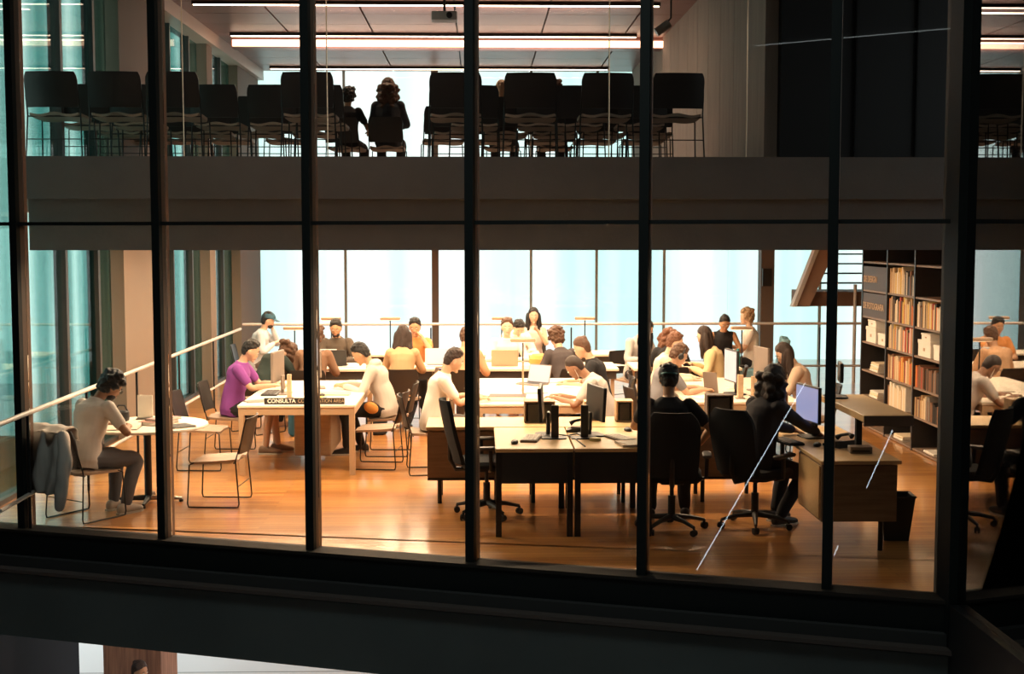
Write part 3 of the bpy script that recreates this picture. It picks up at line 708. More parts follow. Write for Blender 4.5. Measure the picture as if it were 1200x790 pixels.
# consulta sign
t = thing('table_sign', 'black bar sign reading CONSULTA CONSULTATION AREA on the table edge', 'sign', (-2.26, 13.82, .745))
MB().rbox(0, .84, 0, .03, 0, .066, .004).build('board', M_SHELL, t)
Mt = TM((.035, -.002, .035)) @ Matrix.Rotation(R(90), 4, 'X')
text('CONSULTA', .056, M_LTEXT, t, Mt, 'lettering', .0016)
text('CONSULTATION AREA', .054, M_TTEXT, t, TM((.318, 0, 0)) @ Mt, 'lettering', 0, squeeze=.86)
# boxes on the low counter
def open_box(x, y, z, w_, d, h, label, m, inner, cut=(.5, .5), head=0):
    t = thing('wooden_box', label, 'box', (x, y, z), -R(head), 'boxes on the low counter')
    T = .014
    MB().box(-w_ / 2, w_ / 2, d / 2 - T, d / 2, 0, h).box(-w_ / 2, -w_ / 2 + T, -d / 2, d / 2 - T, 0, h).box(w_ / 2 - T, w_ / 2, -d / 2, d / 2 - T, 0, h).box(-w_ / 2, w_ / 2, -d / 2, d / 2, h, h + T).box(-w_ / 2, w_ / 2, -d / 2, d / 2, -.0, T).build('carcass', m, t)
    MB().rbox(-w_ / 2 + T * 2, w_ / 2 - T * 2, -d / 2 + .01, d / 2 - .03, T, h - .012, .01).build('insert', inner, t)
open_box(XA(633, 12.4), 12.5, .745, .29, .22, .19, 'taupe desktop organiser box with dark slot behind the left monitor', M_CAB, M_PLAST)
open_box(XA(734, 12.4), 12.5, .745, .16, .18, .19, 'small wooden box with black front on the low counter', M_WBOX, M_PLAST)
open_box(XA(700, 12.4), 12.62, .745, .20, .16, .17, 'pale wooden cube behind the right staff monitor', M_WBOX, M_PLAST)
open_box(XA(848, 12.4), 12.5, .745, .25, .16, .24, 'dark brown display box behind the man in cap', mat('dark_display', (.09, .06, .045), .6, var=.5, vscale=20), M_PLAST)
open_box(XA(915, 12.4), 12.5, .745, .23, .12, .27, 'pale tan wooden panel box beside the curly haired woman', M_WBOX, M_WBOX)
open_box(XA(888, 12.4), 12.4, .745, .14, .16, .12, 'small tan box between the display box and the panel box', M_WBOX, M_PLAST)
t = thing('letter_tray', 'dark letter tray at the corner beyond the reference desk', 'tray', (XA(945, 12.4), 12.5, .745))
MB().rbox(-.14, .14, -.12, .12, 0, .012, .01).box(-.14, -.13, -.12, .12, .012, .07).box(.13, .14, -.12, .12, .012, .07).box(-.14, .14, .11, .12, .012, .07).build('tray', M_PLAST, t); MB().box(-.12, .12, -.11, .1, .012, .03).build('paper_pile', M_PAPER, t)
def post_box(px, Y, w_, h, label):
    t = thing('table_divider', label, 'divider', (XA(px, Y), Y, .745)); MB().rbox(-w_ / 2, w_ / 2, -.03, .03, 0, h, .005).build('panel', M_WBOX, t); MB().rbox(-w_ / 2 - .02, w_ / 2 + .02, -.05, .05, 0, .01, .01).build('base', M_GREYP, t)
post_box(338, 14.35, .045, .26, 'narrow upright wooden divider beside the grey monitor')
post_box(871, 14.2, .06, .26, 'narrow upright wooden divider beside the lit monitor')
post_box(889, 14.4, .09, .22, 'wider wooden divider in front of the dark monitor')
post_box(613, 14.3, .02, .40, 'thin upright divider on the middle reading table')
# telephone, headset and stapler
def phone(x, y, z, head, label):
    t = thing('telephone', label, 'telephone', (x, y, z), -R(head), 'desk telephones')
    MB().rings([[Vector((sx * .09, -.10, 0)), Vector((sx * .09, .10, 0)), Vector((sx * .09, .10, .06)), Vector((sx * .09, -.10, .02))] for sx in (-1, 1)]).build('body', M_PLAST, t)
    MB().tube([(-.06, -.08, .06), (-.065, -.04, .085), (-.065, .05, .105), (-.06, .09, .09)], [.024, .014, .014, .024], 10).build('handset', M_PLAST, t, True)
    MB().box(-.01, .07, -.06, .03, .035, .05).build('keypad', M_GREYP, t)
phone(XA(992, 10.9), 10.95, .745, 150, 'black desk telephone on the reference desk')
phone(XA(679, 11.8), 11.85, .745, 100, 'black desk telephone between the staff desk monitors')
t = thing('card_reader', 'small grey box beside the telephone on the reference desk', 'device', (XA(1012, 10.7), 10.62, .745), -R(5)); MB().rbox(-.09, .09, -.06, .06, 0, .055, .01).build('body', M_GREYP, t); MB().box(-.07, .07, -.061, -.058, .015, .03).build('slot', M_PLAST, t)
t = thing('desk_cable', 'black cable looping across the joined staff desks', 'cable')
MB().tube([(.62, 11.75, .75), (.70, 11.62, .752), (.775, 11.55, .752), (.83, 11.35, .752), (.86, 11.1, .752), (.88, 10.95, .752)], .006, 6).build('long_lead', M_PLAST, t, True)
MB().tube([(.775, 11.55, .752), (.85, 11.66, .752), (.95, 11.72, .752)], .006, 6).build('branch_lead', M_PLAST, t, True)
t = thing('charger', 'round yellow tape roll on the right staff desk', 'tape roll', (XA(699, 11.3), 11.3, .745)); MB().lathe([(.03, 0), (.05, 0), (.05, .025), (.03, .025)], 20).build('roll', mat('tape_yellow', (.6, .5, .2), .5), t, True)
t.name = 'tape_roll'
# laptop
def laptop(x, y, z, head, label, m, scr, op=105, w_=.33, d=.23):
    """user sits on the -head side; screen faces back to user"""
    t = thing('laptop', label, 'laptop', (x, y, z), -R(head), 'laptops')
    b = MB().rbox(-w_ / 2, w_ / 2, -d / 2, d / 2, 0, .014, .012).build('base', m, t); MB().box(-w_ / 2 + .03, w_ / 2 - .03, -.02, d / 2 - .02, .014, .017).build('keys', M_PLAST, b)
    Mr = TM((0, d / 2, .012)) @ Matrix.Rotation(R(op - 180), 4, 'X').inverted()
    Mr = TM((0, d / 2, .014)) @ Matrix.Rotation(R(90 - op), 4, 'X').to_4x4()
    l = MB().rbox(-w_ / 2, w_ / 2, 0, .008, 0, .22, .006, M=Mr).build('lid', m, t); MB().box(-w_ / 2 + .01, w_ / 2 - .01, -.002, 0, .01, .21, Mr).build('screen', scr, l)
laptop(XA(394, 18.1), 17.95, .745, 180, 'black laptop in front of the bearded man', M_PLAST, SCR_D)
laptop(XA(591, 18.1), 17.9, .745, 180, 'tan laptop lid in front of the smiling man', mat('tan_case', (.50, .33, .22), .5), SCR_W, w_=.36)
laptop(XA(372, 17.2), 17.75, .745, 0, 'open white laptop in front of the brown haired person', mat('white_case', (.7, .68, .65), .4), SCR_W)
laptop(XA(512, 18), 17.85, .745, 0, 'open laptop with bright screen in front of long haired woman', mat('white_case', (.7, .68, .65), .4), SCR_W)
laptop(.62, 15.6, .745, 40, 'open grey laptop tilted on the middle table', M_GREYP, SCR_W)
t = thing('tablet', 'bluish tablet propped on the right table', 'tablet', (XA(838, 14.7), 14.75, .745), -R(-140)); MB().rbox(-.09, .09, 0, .008, 0, .24, .006, M=Matrix.Rotation(R(-12), 4, 'X')).build('case', M_GREYP, t)
MB().box(-.08, .08, -.002, 0, .01, .23, Matrix.Rotation(R(-12), 4, 'X')).build('screen', SCR_W, t)
sbook(.30, 14.15, .745, 4, .40, .26, .05, mat('dark_case', (.08, .05, .04), .5), 'dark flat case on the near end of middle table', 'book')
# reading lamps
def reading_lamp():
    t = thing('reading_lamp', 'lamp', 'lamp')
    MB().lathe([(.07, 0), (.07, .012), (.02, .018)], 20).build('base', M_STEEL, t, True)
    MB().tube([(0, 0, .015), (0, 0, .50)], .009, 8).build('pole', M_STEEL, t, True)
    MB().rbox(-.15, .15, -.05, .05, .50, .54, .02).build('lamp_shade', M_LAMP, t, True)
    MB().box(-.13, .13, -.035, .035, .494, .5).build('diffuser', mat('lamp_glow', (1, .8, .6), .5, emit=(1, .7, .45), estr=1.2), t)
    return t
lampk = Kind(reading_lamp)
for px, Y, lb in ((388, 19.8, 'tan reading lamp above the bearded man'), (457, 19.8, 'tan reading lamp right of the bearded man, by the back rail'), (588, 19.8, 'tan reading lamp left of the black haired woman'),
                  (686, 19.8, 'tan reading lamp above the curly haired person in dark jacket'), (345, 17.8, 'tan reading lamp beside the mullion behind the purple shirt man'),
                  (613, 15.7, 'tan reading lamp standing on the middle table'), (872, 17.7, 'tan reading lamp in front of the woman on blue chair')):
    put(lampk(), XA(px, Y), Y, .745, 0, lb, 'reading lamps')

# ------------------------------------------------------------------ people
def bake(mb_list, voxel, noise_amp=0, noise_scale=30, smooth=2, stretch=1, mats=None, name='body'):
    """union of closed shells -> one continuous skin"""
    me = bpy.data.meshes.new('tmp'); V, Fc = [], []
    for mb in mb_list:
        o = len(V); V += mb.v; Fc += [tuple(i + o for i in f) for f in mb.f]
    me.from_pydata(V, [], Fc); bm = bmesh.new(); bm.from_mesh(me); bmesh.ops.recalc_face_normals(bm, faces=bm.faces); bm.to_mesh(me); bm.free()
    o = bpy.data.objects.new('tmp', me); C.objects.link(o)
    r = o.modifiers.new('r', 'REMESH'); r.mode = 'VOXEL'; r.voxel_size = voxel; r.use_smooth_shade = True
    if smooth: s = o.modifiers.new('s', 'SMOOTH'); s.factor = .5; s.iterations = smooth
    dg = bpy.context.evaluated_depsgraph_get()
    out = bpy.data.meshes.new_from_object(o.evaluated_get(dg)); out.name = name
    bpy.data.objects.remove(o); bpy.data.meshes.remove(me)
    if noise_amp:
        nv = len(out.vertices); co = np.empty(nv * 3, 'f'); out.vertices.foreach_get('co', co); co = co.reshape(-1, 3)
        nn = np.empty(nv * 3, 'f'); out.vertex_normals.foreach_get('vector', nn); nn = nn.reshape(-1, 3)
        p = co * noise_scale; p[:, 2] *= stretch
        d = (np.sin(p[:, 0] + 1.7 * np.sin(p[:, 1] * .7 + p[:, 2] * .4)) + np.sin(p[:, 1] * 1.3 + 2 * np.sin(p[:, 2] * .6)) + np.sin(p[:, 2] * 1.1 + 1.5 * np.sin(p[:, 0] * .8))) / 3
        co += nn * (d * noise_amp)[:, None]; out.vertices.foreach_set('co', co.ravel()); out.update()
    out.materials.clear()
    for m in mats: out.materials.append(m)
    out.polygons.foreach_set('use_smooth', [True] * len(out.polygons))
    return out
def smoothpath(pts, rad, k=4):
    """Catmull-Rom through joints"""
    P_ = [Vector(p) for p in pts]; out = []; ro = []
    for i in range(len(P_) - 1):
        a = P_[max(i - 1, 0)]; b = P_[i]; c = P_[i + 1]; d = P_[min(i + 2, len(P_) - 1)]
        for j in range(k):
            t = j / k; out.append(.5 * ((2 * b) + (c - a) * t + (2 * a - 5 * b + 4 * c - d) * t * t + (3 * b - a - 3 * c + d) * t ** 3)); ro.append(rad[i] * (1 - t) + rad[i + 1] * t)
    out.append(P_[-1]); ro.append(rad[-1]); return out, ro
def limb(mb, pts, rad, n=12, k=4):
    p, r = smoothpath(pts, rad, k)
    d0 = (p[0] - p[1]).normalized(); d1 = (p[-1] - p[-2]).normalized()
    pp = [p[0] + d0 * r[0] * .9, p[0] + d0 * r[0] * .6] + p + [p[-1] + d1 * r[-1] * .6, p[-1] + d1 * r[-1] * .9]
    rr = [r[0] * .35, r[0] * .78] + r + [r[-1] * .78, r[-1] * .35]
    return mb.tube(pp, rr, n)
def ik(a, b, l1, l2, pole):
    """joint between a and b with bone lengths l1, l2, bending towards pole"""
    d = b - a; L = min(d.length, (l1 + l2) * .999); u = d.normalized()
    x = (l1 * l1 - l2 * l2 + L * L) / (2 * L); h = math.sqrt(max(0, l1 * l1 - x * x))
    p = pole - u * pole.dot(u); p.normalize()
    return a + u * x + p * h, a + u * L
def frame_from(fwd, upv):
    y = fwd.normalized(); z = (upv - y * upv.dot(y)).normalized(); x = y.cross(z)
    return Matrix((x, y, z)).transposed().to_4x4()
def skin(c): return mat('skin_%d' % round(sum(c) * 1000), c, .55, var=.05, vscale=20)
SK1, SK2, SK3, SK4 = (.62, .36, .23), (.50, .27, .15), (.30, .15, .085), (.70, .45, .31)
H_BLK, H_DBR, H_BRN, H_AUB, H_BLD = (.012, .009, .008), (.035, .018, .012), (.10, .045, .022), (.17, .065, .03), (.42, .27, .15)
_hm = {}
def hairmat(c):
    k = 'hair_%d' % round(sum(c) * 1000)
    return mat(k, c, .5, bump=.8, bscale=90, var=.35, vscale=25, stretch=(3, 3, .5))
def cloth(name, c, **k): return mat('cloth_' + name, c, .9, bump=.15, bscale=150, var=.10, vscale=4, **k)

def person(label, x, y, head, seat=.45, lean=18, s=1.0, hp=20, hy=0, hr=0, hands=None, elbow=None, feet=None, skinc=SK1, hair=None, hstyle='short', shirt=None, sleeve='short', legs=None,
           legtype='long', shoe=None, extras=(), twist=0, female=False, vox=.008, grp=None, floor=0.0, stand=False, slide=0, side=0, cat='person'):
    t = thing('person', label, cat, (x, y, floor), -R(head), grp)
    wS = .92 if female else 1.0
    skm = skin(skinc)
    # --- skeleton
    hz = (seat + .095 * s) if not stand else .93 * s
    hip = Vector((0, slide, hz)); a1, a2 = R(lean * .65), R(lean * 1.25); sd = math.sin(R(side))
    d1 = Vector((sd * .6, math.sin(a1), math.cos(a1))).normalized(); d2 = Vector((sd, math.sin(a2), math.cos(a2))).normalized()
    waist = hip + d1 * .17 * s; chest = waist + (d1 + d2).normalized() * .19 * s; nb = chest + d2 * .15 * s
    Rt = Matrix.Rotation(R(-twist), 3, d2); rx = Rt @ Vector((1, 0, 0)); 
    up2 = d2
    fw2 = up2.cross(rx) * -1; fw2 = rx.cross(up2) * -1
    fw2 = up2.cross(rx); 
    if fw2.y < 0 and abs(twist) < 60: fw2 = -fw2
    hpr = R(hp)
    hf = Matrix.Rotation(R(-hy), 3, Vector((0, 0, 1))) @ Vector((0, math.cos(hpr), -math.sin(hpr)))
    hu = Matrix.Rotation(R(-hy), 3, Vector((0, 0, 1))) @ Vector((math.sin(R(hr)), math.sin(hpr), math.cos(hpr)))
    neckt = nb + (d2 * .6 + hu * .4).normalized() * .075 * s + hf * .012
    hc = neckt + hu * .105 * s + hf * .028 * s
    HM = TM(hc) @ frame_from(hf, hu) @ Matrix.Diagonal((s, s, s, 1))
    # --- torso rings
    def torso(off=0, top=1.0, hemdrop=0):
        mb = MB(); rs = []
        spec = [(hip - d1 * (.085 + hemdrop) * s, d1, .150, .105), (hip - d1 * .03 * s, d1, .172, .122), (hip + d1 * .06 * s, d1, .160, .118), (waist, d1, .140 if female else .150, .108), (waist + d2 * .09 * s, d2, .150, .112),
                (chest, d2, .163, .118), (chest + d2 * .07 * s, d2, .168, .108), (nb - d2 * .045 * s, d2, .135, .085), (nb - d2 * .005 * s, d2, .082, .062), (nb + d2 * .02 * s, d2, .055, .055)]
        N = 20
        for i, (c, dd, wx, wy) in enumerate(spec):
            k = i / (len(spec) - 1); rxi = (Vector((1, 0, 0)) * (1 - k) + rx * k).normalized(); rxi = (rxi - dd * rxi.dot(dd)).normalized(); f = dd.cross(rxi)
            wx_ = (wx * wS + off) * s; wy_ = (wy + off) * s
            rs.append([c + rxi * wx_ * math.copysign(abs(math.cos(q)) ** .85, math.cos(q)) + f * wy_ * math.copysign(abs(math.sin(q)) ** .9, math.sin(q)) for q in [2 * math.pi * j / N for j in range(N)]])
        return mb.rings(rs)
    sh = [nb - d2 * .055 * s + rx * (sg * .172 * wS * s) for sg in (-1, 1)]
    if hands is None: hands = ((-.16, .42, .76), (.16, .42, .76))
    L1, L2 = .275 * s, .25 * s
    arms = []
    for i, sg in enumerate((-1, 1)):
        tgt = Vector(hands[i]); pole = Vector(elbow[i]) if elbow else Vector((sg * .6, -.35, -.8))
        e, wv = ik(sh[i], tgt, L1, L2, pole); arms.append((sh[i], e, wv, tgt))
    if feet is None: feet = ((-.13, .42, 0), (.13, .42, 0))
    lg = []
    for i, sg in enumerate((-1, 1)):
        hj = hip + Vector((sg * .085 * s, .02, -.02)); an = Vector(feet[i]) + Vector((0, 0, .085))
        k_, a_ = ik(hj, an, .425 * s, .415 * s, Vector((sg * .12, 1, .7) if not stand else (sg * .05, 1, .05))); lg.append((hj, k_, a_))
    # --- head
    def headfn(v):
        x_, y_, z_ = v; q = max(0, -z_ / .118)
        x_ *= 1 - .30 * q ** 1.6; y_ = y_ * (1 - .16 * q) + .012 * q
        if z_ > 0: y_ -= .010 * z_ / .118
        if y_ > .06: y_ = .06 + (y_ - .06) * .75
        return Vector((x_, y_, z_))
    hd = MB(); hd.ell((0, 0, 0), .076, .096, .118, n=28, m=18, fn=headfn)
    hd.rings([[Vector((-.008, .080, .012)), Vector((.008, .080, .012)), Vector((.006, .06, .015)), Vector((-.006, .06, .015))], [Vector((-.016, .100, -.030)), Vector((.016, .100, -.030)), Vector((.02, .06, -.030)), Vector((-.02, .06, -.030))],
              [Vector((-.014, .092, -.040)), Vector((.014, .092, -.040)), Vector((.016, .06, -.042)), Vector((-.016, .06, -.042))]])
    hd.ell((0, .080, -.062), .022, .012, .010, n=12, m=8); hd.ell((0, .070, -.098), .024, .020, .018, n=12, m=8)
    for sg in (-1, 1): hd.ell((sg * .077, -.006, -.012), .009, .019, .032, n=12, m=8)
    hd.v = [tuple(HM @ Vector(v)) for v in hd.v]
    body = [torso(), hd]
    nk = MB(); limb(nk, [nb - d2 * .03 * s, nb + (neckt - nb) * .6, neckt + hu * .03 * s], [.058 * s, .050 * s, .052 * s]); body.append(nk)
    for i, (a, e, wv, tg) in enumerate(arms):
        sg = (-1, 1)[i]; m = MB(); d = (wv - e).normalized()
        limb(m, [a, a + (e - a) * .35, e, e + (wv - e) * .3, wv], [.052 * s, .046 * s, .036 * s, .038 * s, .024 * s]); body.append(m)
        # hand: palm, four fingers, thumb; fingers point along the forearm, slightly down
        fd = (d + Vector((-sg * .15, .25, -.12 if d.z > -.5 else 0))).normalized(); up = Vector((0, 0, 1)) if abs(fd.z) < .8 else Vector((0, -1, 0))
        FM = TM(wv) @ frame_from(fd, up) @ Matrix.Diagonal((s, s, s, 1))
        h = MB(); h.ell((0, .045, 0), .037, .055, .016, n=14, m=10); h.tube([(0, -.01, 0), (0, .03, 0)], [.022, .026], 10)
        for q in range(4):
            u = (q - 1.5) * .0185 * sg; ln = (.070, .080, .074, .058)[q if True else 0]
            limb(h, [(u * .9, .075, 0), (u * 1.05, .075 + ln * .5, .002), (u * 1.1, .075 + ln * .85, -.014), (u * 1.1, .075 + ln * .95, -.026)], [.0092, .0088, .008, .0072], 7, 2)
        limb(h, [(-sg * .026, .022, -.004), (-sg * .050, .050, -.010), (-sg * .052, .078, -.016)], [.0115, .010, .0085], 7, 2)
        h.v = [tuple(FM @ Vector(v)) for v in h.v]; body.append(h)
    for i, (hj, k_, a_) in enumerate(lg):
        m = MB(); limb(m, [hj, hj + (k_ - hj) * .4, k_, k_ + (a_ - k_) * .33, a_], [.084 * s, .074 * s, .053 * s, .052 * s, .034 * s]); body.append(m)
        sg = (-1, 1)[i]; m = MB(); limb(m, [a_ + Vector((0, -.035, -.045)), a_ + Vector((0, .06, -.045)), a_ + Vector((sg * .015, .15, -.058))], [.034 * s, .036 * s, .026 * s]); body.append(m)
    link('body', bake(body, vox * (1.0 if vox < .009 else .95), mats=[skm]), t)
    # --- clothes
    if shirt:
        cs = [torso(.014, hemdrop=.02)]
        for i, (a, e, wv, tg) in enumerate(arms):
            m = MB()
            if sleeve == 'long': limb(m, [a, a + (e - a) * .4, e, e + (wv - e) * .5, e + (wv - e) * .93], [.070 * s, .062 * s, .052 * s, .048 * s, .038 * s])
            elif sleeve == 'short': limb(m, [a, a + (e - a) * .3, a + (e - a) * .66], [.068 * s, .064 * s, .058 * s])
            elif sleeve == 'none': limb(m, [a - rx * (-1, 1)[i] * .06, a - rx * (-1, 1)[i] * .02], [.055 * s, .05 * s])
            cs.append(m)
        if 'hood' in extras:
            m = MB(); m.ell(nb - fw_safe(d2) * .05 * s, .12 * s, .075 * s, .055 * s, n=18, m=10); cs.append(m)
        if 'scarf' in extras: pass
        link('shirt', bake(cs, vox * 1.2, .0075, 30, 2, .8, [shirt], 'shirt'), t)
    if legs:
        ls = []
        for i, (hj, k_, a_) in enumerate(lg):
            m = MB(); e_ = a_ if legtype == 'long' else k_ + (hj - k_) * .22
            pts = [hj, hj + (k_ - hj) * .4, k_, k_ + (a_ - k_) * .35, a_ + (k_ - a_) * .06] if legtype == 'long' else [hj, hj + (k_ - hj) * .4, hj + (k_ - hj) * .72]
            rad = [.097, .088, .070, .066, .052] if legtype == 'long' else [.097, .09, .082]
            limb(m, pts, [q * s for q in rad]); ls.append(m)
        m = MB(); m.ell(hip + Vector((0, 0, -.01)), .185 * s * wS, .135 * s, .105 * s); ls.append(m)
        link('trousers' if legtype == 'long' else 'shorts', bake(ls, vox * 1.2, .004, 28, 2, 1, [legs], 'trousers'), t)
    if shoe:
        for i, (hj, k_, a_) in enumerate(lg):
            sg = (-1, 1)[i]; b = a_ - Vector((0, 0, .085)); m = MB()
            up_ = [MB().rings([[b + Vector((sg * .012 * (yy + .05) / .2 + wx * math.cos(q), yy, max(.004, zz + hh * math.sin(q)))) for q in [2 * math.pi * j / 14 for j in range(14)]] for yy, wx, zz, hh in
                    ((-.085, .022, .04, .03), (-.065, .038, .05, .047), (0, .042, .055, .052), (.06, .046, .042, .040), (.13, .047, .034, .030), (.17, .034, .03, .024), (.185, .015, .026, .016))])]
            so = link('shoe', bake(up_, .009, mats=[shoe], smooth=3, name='shoe'), t)
            if vox < .009:
                MB().rings([[b + Vector((sg * .012 * (yy + .05) / .2 + wx * sx, yy, zz)) for sx in (-1, 1)] for yy, wx, zz in ((-.09, .03, .0), (.17, .03, .0), (.17, .03, .014), (-.09, .03, .014))][:0] or
                           [[b + Vector((sg * .012 * (yy + .05) / .2 + wx * sx, yy, zz)) for sx, zz in ((-1, 0), (1, 0), (1, .016), (-1, .016))] for yy, wx in ((-.09, .025), (-.06, .040), (.05, .048), (.13, .049), (.185, .02))]).build('sole', mat('sole_pale', (.55, .5, .42), .6), so)
    # --- face
    def hp_(p): return HM @ Vector(p)
    for sg in (-1, 1):
        m = MB(); m.ell((sg * .030, .083, .010), .0125, .008, .0075, n=12, m=8); m.v = [tuple(HM @ Vector(v)) for v in m.v]
        ey = m.build('eye', mat('eye_white', (.7, .66, .6), .3), t, True)
        m = MB(); m.ell((sg * .030, .0895, .009), .006, .003, .006, n=10, m=6); m.v = [tuple(HM @ Vector(v)) for v in m.v]; m.build('iris', M_PLAST, ey, True)
        m = MB(); m.tube([(sg * .012, .0885, .028), (sg * .030, .0885, .034), (sg * .047, .077, .029)], [.003, .004, .002], 6); m.v = [tuple(HM @ Vector(v)) for v in m.v]; m.build('eyebrow', hairmat(hair or H_DBR), t, True)
    m = MB(); m.ell((0, .0905, -.060), .021, .006, .006, n=12, m=8); m.v = [tuple(HM @ Vector(v)) for v in m.v]; m.build('lips', mat('lips', (.42, .14, .10), .5), t, True)
    # --- hair
    if hair and hstyle:
        hs = []; m = MB(); th = {'buzz': .004, 'short': .014, 'curly': .030, 'long': .014, 'bun': .012, 'wavy': .02, 'tail': .012}[hstyle]
        m.ell((0, -.014 - th * .3, .022 + th * .3), .077 + th * .8, .092 + th * .6, .104 + th, n=24, m=14, fn=lambda v: Vector((v.x * (1 if v.z > 0 else 1 - .9 * abs(v.z)), min(v.y, .062 + v.z * .30) if v.z > .028 else min(v.y, .018 + max(0, v.z) * 1.6) if v.z > -.01 else min(v.y, -.004 + v.z * .2), v.z if v.z > 0 else max(v.z * 1.3, -.105 - (0 if hstyle in ('short', 'buzz') else .02)))))
        if hstyle == 'short':
            for k, (hx, hy_, hz_) in enumerate(((-.03, .026, .104), (.0, .032, .108), (.032, .024, .104), (-.045, .0, .110), (.04, -.01, .113), (0, -.03, .122), (-.035, -.06, .098), (.038, -.065, .09))): m.ell((hx, hy_, hz_), .032, .032, .019, n=12, m=8)
        hs.append(m)
        if hstyle == 'curly':
            for k in range(16):
                a_ = R(k * 137.5); zz_ = .10 - .2 * (k / 16); rr_ = math.sqrt(max(.002, 1 - ((zz_ - .03) / .13) ** 2)) * .085
                if math.sin(a_) * rr_ > .035 and zz_ < .06: continue
                q = MB(); q.ell((rr_ * math.cos(a_), rr_ * math.sin(a_) - .02, zz_ + .02), .042, .042, .038, n=10, m=8); hs.append(q)
        if hstyle in ('long', 'wavy'):
            dn = (HM.to_3x3().inverted() @ Vector((0, 0, -1))).normalized(); back = Vector((0, -1, 0)); ln = .34 if hstyle == 'long' else .24; wv_ = .02 if hstyle == 'long' else .035
            for k in range(-3, 4):
                x0 = k * .026; q = MB()
                p0 = Vector((x0, -.075 + abs(k) * .012, .02)); p1 = p0 + dn * ln * .35 + back * .030 * (1 - abs(k) / 5) + Vector((k * .004, 0, 0)); p2 = p0 + dn * ln * .7 + back * .035 + Vector((k * .006, 0, 0)); p3 = p0 + dn * ln + back * .03
                limb(q, [p0, p1, p2, p3], [.036, .034 + wv_ * .3, .034 + wv_ * .4, .016], 10); hs.append(q)
            for sg in (-1, 1):
                q = MB(); p0 = Vector((sg * .072, .005, .03))
                if hstyle == 'wavy':
                    for k in range(9):
                        z_ = .01 - k * .034; q2 = MB(); q2.ell(Vector((sg * (.092 + .02 * math.sin(k * 2.1)), -.025 - .02 * math.cos(k * 1.7), 0)) + dn * (-z_), .054, .056, .040, n=10, m=8); hs.append(q2)
                        q2 = MB(); q2.ell(Vector((sg * (.045 + .02 * math.sin(k * 2.7)), -.115 - .015 * math.cos(k * 2.3), 0)) + dn * (-z_), .056, .046, .042, n=10, m=8); hs.append(q2)
                limb(q, [p0, p0 + dn * ln * .35 + Vector((sg * .012, .01, 0)), p0 + dn * ln * .75 + Vector((sg * .01, .0, 0)), p0 + dn * ln * .9], [.022, .026, .024, .012], 10); hs.append(q)
        if hstyle == 'bun': q = MB(); q.ell((0, -.085, .085), .036, .036, .034); hs.append(q)
        if hstyle == 'tail':
            q = MB(); limb(q, [(0, -.09, .06), (0, -.135, .05), (0, -.15, -.02), (0, -.14, -.09)], [.022, .030, .028, .010]); hs.append(q)
        for q in hs: q.v = [tuple(HM @ Vector(v)) for v in q.v]
        amp = {'buzz': 0, 'short': .007, 'curly': .010, 'long': .004, 'bun': .003, 'wavy': .008, 'tail': .003}[hstyle]
        link('hair', bake(hs, .008, amp, {'curly': 110, 'wavy': 80}.get(hstyle, 130), 1, .3 if hstyle in ('long', 'tail') else 1, [hairmat(hair)], 'hair'), t)
    if 'beard' in extras:
        m = MB(); m.ell((0, .045, -.078), .056, .048, .042, n=18, m=10, fn=lambda v: Vector((v.x, v.y, min(v.z, .030 + abs(v.x) * .4 - (.016 if v.y > .03 and abs(v.x) < .02 else 0)))))
        m.v = [tuple(HM @ Vector(v)) for v in m.v]; link('beard', bake([m], .006, .003, 150, 1, 1, [hairmat(H_BLK)], 'beard'), t)
    if 'glasses' in extras:
        for sg in (-1, 1):
            MB().tube([hp_((sg * .032 + .021 * math.cos(q), .101, .008 + .017 * math.sin(q))) for q in [2 * math.pi * j / 14 for j in range(14)]], .0022, 6, closed=True).build('glasses_rim', M_PLAST, t, True)
            MB().tube([hp_((sg * .053, .101, .012)), hp_((sg * .082, .06, .012)), hp_((sg * .084, -.01, .008))], .002, 6).build('glasses_arm', M_PLAST, t, True)
    if 'headphones' in extras:
        MB().tube([hp_((.098 * math.cos(q), -.005, -.005 + .142 * math.sin(q))) for q in [math.pi * j / 14 for j in range(15)]], .008, 8).build('headband', M_PLAST, t, True)
        for sg in (-1, 1): m = MB(); m.ell((sg * .096, -.004, -.012), .018, .034, .038, n=16, m=10); m.v = [tuple(HM @ Vector(v)) for v in m.v]; m.build('ear_cup', M_PLAST, t, True)
    if 'earbuds' in extras:
        MB().tube([hp_((-.084, .008, -.016)), hp_((-.080, .03, -.09)), hp_((-.03, .08, -.18))], .0028, 6).build('earbud_wire', M_PAPER, t, True)
    for e_ in extras:
        if isinstance(e_, tuple) and e_[0] == 'cap':
            cm = mat('cap_' + e_[2], e_[1], .8); bk = e_[3] if len(e_) > 3 else 1
            m = MB(); m.ell((0, -.006, .040), .092, .110, .098, n=26, m=14, fn=lambda v: Vector((v.x, v.y, max(v.z, .0)))); m.v = [tuple(HM @ Vector(v)) for v in m.v]; c_ = m.build('cap', cm, t, True)
            m = MB(); rs = []
            for dz in (0, .006):
                pass
            arc = [R(q) for q in range(-55, 56, 10)]
            rs = [[Vector((math.sin(q) * .088, bk * (math.cos(q) * .100), .044 + dz)) for q in arc] + [Vector((math.sin(q) * .082, bk * (math.cos(q) * .11 + .065), .030 + dz - .012 * abs(math.sin(q)))) for q in reversed(arc)] for dz in (0, .006)]
            m.rings(rs); m.v = [tuple(HM @ Vector(v)) for v in m.v]; m.build('peak', mat('peak_' + e_[2], e_[4], .7) if len(e_) > 4 else cm, c_)
    return t
def fw_safe(d): return Vector((0, d.z, -d.y))

